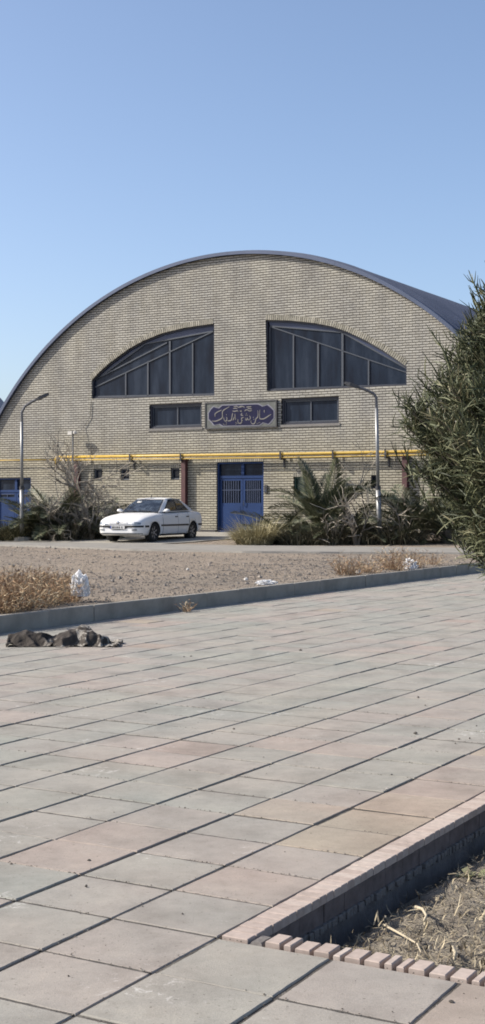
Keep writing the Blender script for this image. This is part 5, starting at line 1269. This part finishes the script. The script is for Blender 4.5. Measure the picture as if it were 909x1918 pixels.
        1073,-258,32,1061,-261,14,1054,-240,13,1043,-221,19,1035,-202,25,1035,-180,26,1037,-157,26,1040,-134,28,1049,-112,32,1027,-112,23,1022,-92,17,1024,-70,19,1025,-47,21,1039,-38,37,1052,-20,45,1065,0,54,
        1078,21,62,1085,41,74,1090,61,85,1087,83,88,1081,105,85,1073,127,76,1068,143,58,1051,132,44,1052,156,41,1049,178,40,1044,200,37,1038,222,31,1057,224,45,1055,246,44,1058,257,25,1058,279,15,
        1089,-274,15,1088,-251,15,1079,-232,23,1070,-214,31,1063,-200,15,1062,-178,14,1064,-156,15,1068,-140,31,1054,-133,14,1053,-110,13,1050,-89,16,1048,-73,30,1052,-54,19,1051,-32,15,1052,-10,20,1054,11,29,
        1060,32,39,1069,52,48,1087,65,52,1095,85,58,1098,108,59,1097,132,56,1081,125,38,1070,134,19,1063,154,15,1059,177,15,1062,199,15,1064,222,17,1067,243,24,1084,248,37,1083,270,34,1086,283,15,
        1116,-264,18,1110,-246,32,1105,-225,35,1094,-218,16,1091,-196,15,1084,-181,29,1090,-163,18,1089,-139,15,1078,-120,15,1071,-109,33,1076,-92,19,1073,-70,18,1077,-50,30,1078,-34,15,1079,-12,17,1081,9,25,
        1082,30,17,1082,52,17,1081,74,17,1085,95,23,1100,111,26,1117,125,31,1101,126,14,1094,145,14,1087,165,18,1079,180,32,1088,195,18,1091,217,15,1092,239,15,1096,261,16,1110,267,32,1113,286,20,
        1139,-261,35,1138,-239,37,1124,-236,19,1121,-215,14,1112,-202,30,1109,-183,41,1106,-161,41,1100,-138,40,1104,-124,22,1096,-104,18,1101,-86,32,1101,-71,15,1105,-53,28,1106,-35,15,1107,-13,15,1108,7,23,
        1109,29,17,1111,51,15,1113,73,18,1113,84,38,1126,95,25,1133,111,13,1128,132,14,1120,152,18,1110,164,36,1107,181,21,1112,199,35,1118,217,24,1114,238,31,1122,250,14,1130,271,14,1140,285,28,
        1162,-258,20,1150,-240,14,1146,-219,17,1136,-206,35,1135,-191,18,1136,-176,35,1129,-158,26,1127,-136,33,1125,-113,38,1124,-109,16,1129,-90,26,1130,-70,15,1131,-47,16,1127,-34,34,1134,-19,19,1134,3,15,
        1137,26,15,1139,50,15,1141,73,19,1142,84,39,1142,105,45,1143,125,35,1153,140,18,1140,145,40,1140,164,23,1135,180,39,1144,198,29,1142,215,43,1140,237,45,1147,241,23,1156,259,15,1165,279,15,
        1184,-242,13,1173,-224,18,1163,-230,37,1163,-210,24,1157,-192,35,1161,-175,22,1155,-160,37,1153,-138,42,1143,-130,23,1152,-113,14,1156,-91,14,1159,-68,15,1159,-47,22,1155,-36,40,1156,-14,35,1162,-1,17,
        1164,22,15,1166,46,14,1168,69,19,1169,83,37,1154,95,24,1162,115,16,1166,123,40,1170,147,28,1158,156,48,1165,177,46,1163,199,52,1171,218,44,1168,238,52,1170,254,35,1182,245,18,1192,265,15,
        1179,-248,43,1191,-249,23,1194,-228,32,1181,-216,47,1185,-199,34,1179,-178,42,1182,-156,41,1167,-151,23,1171,-130,20,1173,-111,32,1183,-93,23,1183,-71,30,1174,-57,44,1182,-37,47,1183,-15,43,1188,-5,23,
        1191,17,17,1194,41,16,1196,63,19,1183,81,15,1181,103,14,1180,111,38,1191,132,25,1182,132,51,1182,151,64,1185,173,67,1186,195,67,1192,217,62,1195,238,57,1194,259,50,1206,254,32,1217,251,15,
        1195,-271,31,1202,-259,49,1208,-239,56,1209,-217,54,1207,-195,50,1206,-173,45,1195,-173,25,1193,-154,15,1198,-133,21,1199,-120,39,1201,-98,45,1203,-76,49,1201,-55,42,1197,-42,25,1207,-25,37,1209,-3,41,
        1200,18,43,1188,37,44,1181,58,44,1185,80,42,1200,84,26,1205,107,22,1200,114,46,1207,130,62,1209,153,62,1207,172,51,1194,188,41,1199,210,35,1206,231,32,1215,242,48,1228,260,46,1226,273,28,
        1221,-276,24,1229,-262,39,1232,-240,43,1234,-218,43,1232,-196,40,1230,-174,33,1220,-178,14,1220,-156,14,1223,-142,30,1226,-122,41,1228,-99,41,1228,-77,39,1227,-55,36,1223,-34,29,1219,-19,14,1215,3,16,
        1211,24,19,1208,45,26,1211,57,44,1210,74,58,1223,86,44,1231,103,32,1226,111,54,1231,133,49,1223,150,37,1206,159,25,1209,181,16,1220,201,15,1224,208,35,1237,223,46,1239,240,30,1239,255,13,
        1211,-252,13,1233,-251,13,1217,-235,19,1234,-221,15,1221,-203,15,1241,-196,22,1246,-177,13,1245,-154,14,1242,-132,14,1223,-121,14,1234,-102,15,1240,-81,15,1244,-58,15,1245,-35,15,1245,-14,19,1242,8,15,
        1238,30,15,1234,52,17,1237,64,35,1238,72,56,1241,92,65,1245,83,44,1247,106,40,1243,123,26,1228,133,15,1234,156,15,1234,172,32,1245,183,15,1245,185,37,1245,204,24,1229,217,13,1225,234,28)
    NXc, NYc = 60, 32; mb = MB(); vs = []
    for k in range(NXc*NYc):
        x, y, z = (c / 1000 for c in q[3*k:3*k+3]); u = x / 1.25
        z = max(.004, z - .0125); z *= 1.12
        cr_ = noise.noise(Vector((x*16, y*16, 2))) * .5 + (.4 - abs(noise.noise(Vector((x*9, y*9, 7))))) * 1.0
        z += cr_ * min(1, z / .06) * (.012 + .034 * max(0, min(1, (u - .45) * 6)) * max(0, min(1, (.85 - u) * 8)))
        y += .03 * noise.noise(Vector((x*11, y*11, 9))) * min(1, z / .05)
        w_ = ax * ((x + .018) * 1.02 * Ln / 1.27) + ay * (y + .28); vs.append((w_.x, w_.y, max(.004, z)))
    mb.add(vs, [(i*NYc+j, (i+1)*NYc+j, (i+1)*NYc+j+1, i*NYc+j+1) for i in range(NXc-1) for j in range(NYc-1)])
    m, nt, b, N, L = new_mat('patchy_cloth'); f = tex_noise(nt, 7, 4, .6, dist=1.2); r = ramp(nt, [(.40, (.045, .038, .034)), (.52, (.06, .052, .046)), (.58, (.30, .28, .25)), (.66, (.22, .20, .18)), (.72, (.08, .068, .058))]); L.new(f, r.inputs[0])  # dark cloth with paler noise patches, plain dark at the left end
    sx = N.new('ShaderNodeSeparateXYZ'); tcn = N.new('ShaderNodeTexCoord'); L.new(tcn.outputs['Object'], sx.inputs[0]); mr = N.new('ShaderNodeMapRange'); mr.inputs[1].default_value = .38; mr.inputs[2].default_value = .6; L.new(sx.outputs[0], mr.inputs[0])
    L.new(mixc(nt, mr.outputs[0], (.040, .034, .030), r.outputs[0]), b.inputs['Base Color']); b.inputs['Roughness'].default_value = .85; b.inputs['Specular IOR Level'].default_value = .2
    bump(nt, b, tex_noise(nt, 22, 4, .6, dist=1), .5, .02)
    fo = mb.build('fabric', m, t, smooth=True); sub = fo.modifiers.new('smooth', 'SUBSURF'); sub.levels = 1; sub.render_levels = 1
cloth()

# crumbs of dirt gathered in and beside the joints
mb = MB(); rr_ = random.Random(91); cnt = 0
while cnt < 3600:
    ia = rr_.randint(-6, 9); ib = rr_.randint(-5, 14)
    if rr_.random() < .7: a_, b_ = (ia + rr_.random()) * TA, ib * TB + rr_.gauss(0, .007)
    elif rr_.random() < .8: a_, b_ = ia * TA + rr_.gauss(0, .008), (ib + rr_.random()) * TB
    else: a_, b_ = (ia + rr_.random()) * TA, (ib + rr_.random()) * TB
    if a_ < .02 and b_ > 2 * TB: continue
    if noise.noise((a_ * 2.1, b_ * 2.1, 4)) < -.12: continue
    p = PO + a_ * d2 + b_ * d1
    if p.y < 3 or abs(p.x) > .2 * p.y + .3: continue
    s_ = .0016 + .0035 * rr_.random() ** 2.2
    stone(mb, Vector((p.x, p.y, s_ * .35)), s_, rr_, rr_.random()); cnt += 1
o = mb.build('dirt_crumbs', by_attr('dirt_crumb', [(0, (.05, .043, .036)), (.6, (.13, .11, .09)), (.9, (.26, .235, .20)), (1, (.45, .42, .38))], .95), fix=False); o['kind'] = 'stuff'; o['label'] = 'crumbs of dirt and grit along the paving joints'

# specks and pebbles on the paving
m_peb = by_attr('pebble', [(0, (.06, .055, .05)), (.7, (.14, .12, .10)), (1, (.42, .4, .37))], .9)
for i, (x, y, s_) in enumerate(((563, 1219, .022), (167, 1613, .011), (162, 1661, .008), (22, 1620, .009), (779, 1375, .018), (438, 1366, .010), (342, 1713, .007), (494, 1419, .008), (893, 1361, .010), (783, 1307, .012), (797, 1322, .010), (725, 1479, .012), (845, 1878, .010), (734, 1452, .008), (860, 1385, .01), (880, 1384, .01), (853, 1393, .008), (358, 1230, .014), (345, 1231, .012))):
    mb = MB(); stone(mb, Vector((0, 0, s_*.4)), s_, rnd, rnd.random()*.6 if i != 11 else 1.0); o = mb.build('pebble', m_peb, loc=on_ground(x, y, .0)); tag(o, 'small dark pebble lying loose on the pale paving slabs' if i != 11 else 'single white pebble on the paving near the pink border slabs', 'pebble', 'pebbles on the paving' if i != 11 else None)

# ================================================================== CAMERA, LIGHT, SKY
cd = bpy.data.cameras.new('Camera'); co = bpy.data.objects.new('Camera', cd); COL.objects.link(co); scene.camera = co
co.location = (0, 0, CAMH); co.rotation_euler = (R(90), 0, 0)
cd.sensor_fit = 'VERTICAL'; cd.sensor_height = 36.0; cd.sensor_width = 36.0; cd.lens = 36.0*FPX/1918; cd.shift_y = -(959-HOR)/1918; cd.clip_start = .1; cd.clip_end = 9000
S = Vector((-.80, .04, .60)).normalized()
EL = math.asin(S.z); AZ = math.atan2(S.x, S.y)
ld = bpy.data.lights.new('Sun', 'SUN'); lo = bpy.data.objects.new('Sun', ld); COL.objects.link(lo)
ld.energy = 4.5; ld.angle = R(.5); ld.color = (1, .93, .82); lo.rotation_euler = S.to_track_quat('Z', 'Y').to_euler(); lo.location = (-20, 10, 30)
w = bpy.data.worlds.new('World'); scene.world = w; w.use_nodes = True; nt = w.node_tree
sky = nt.nodes.new('ShaderNodeTexSky'); sky.sky_type = 'NISHITA'; sky.sun_disc = False; sky.sun_elevation = EL; sky.sun_rotation = AZ; sky.altitude = 0; sky.air_density = 0.75; sky.dust_density = 2.0; sky.ozone_density = 1.5
bg = nt.nodes['Background']; bg.inputs['Strength'].default_value = .139; nt.links.new(sky.outputs[0], bg.inputs[0])
scene.view_settings.view_transform = 'Standard'; scene.view_settings.look = 'None'; scene.view_settings.exposure = 0.6; scene.view_settings.gamma = 1
scene.render.engine = 'CYCLES'; scene.cycles.max_bounces = 6; scene.cycles.use_denoising = True; scene.cycles.filter_width = 1.8
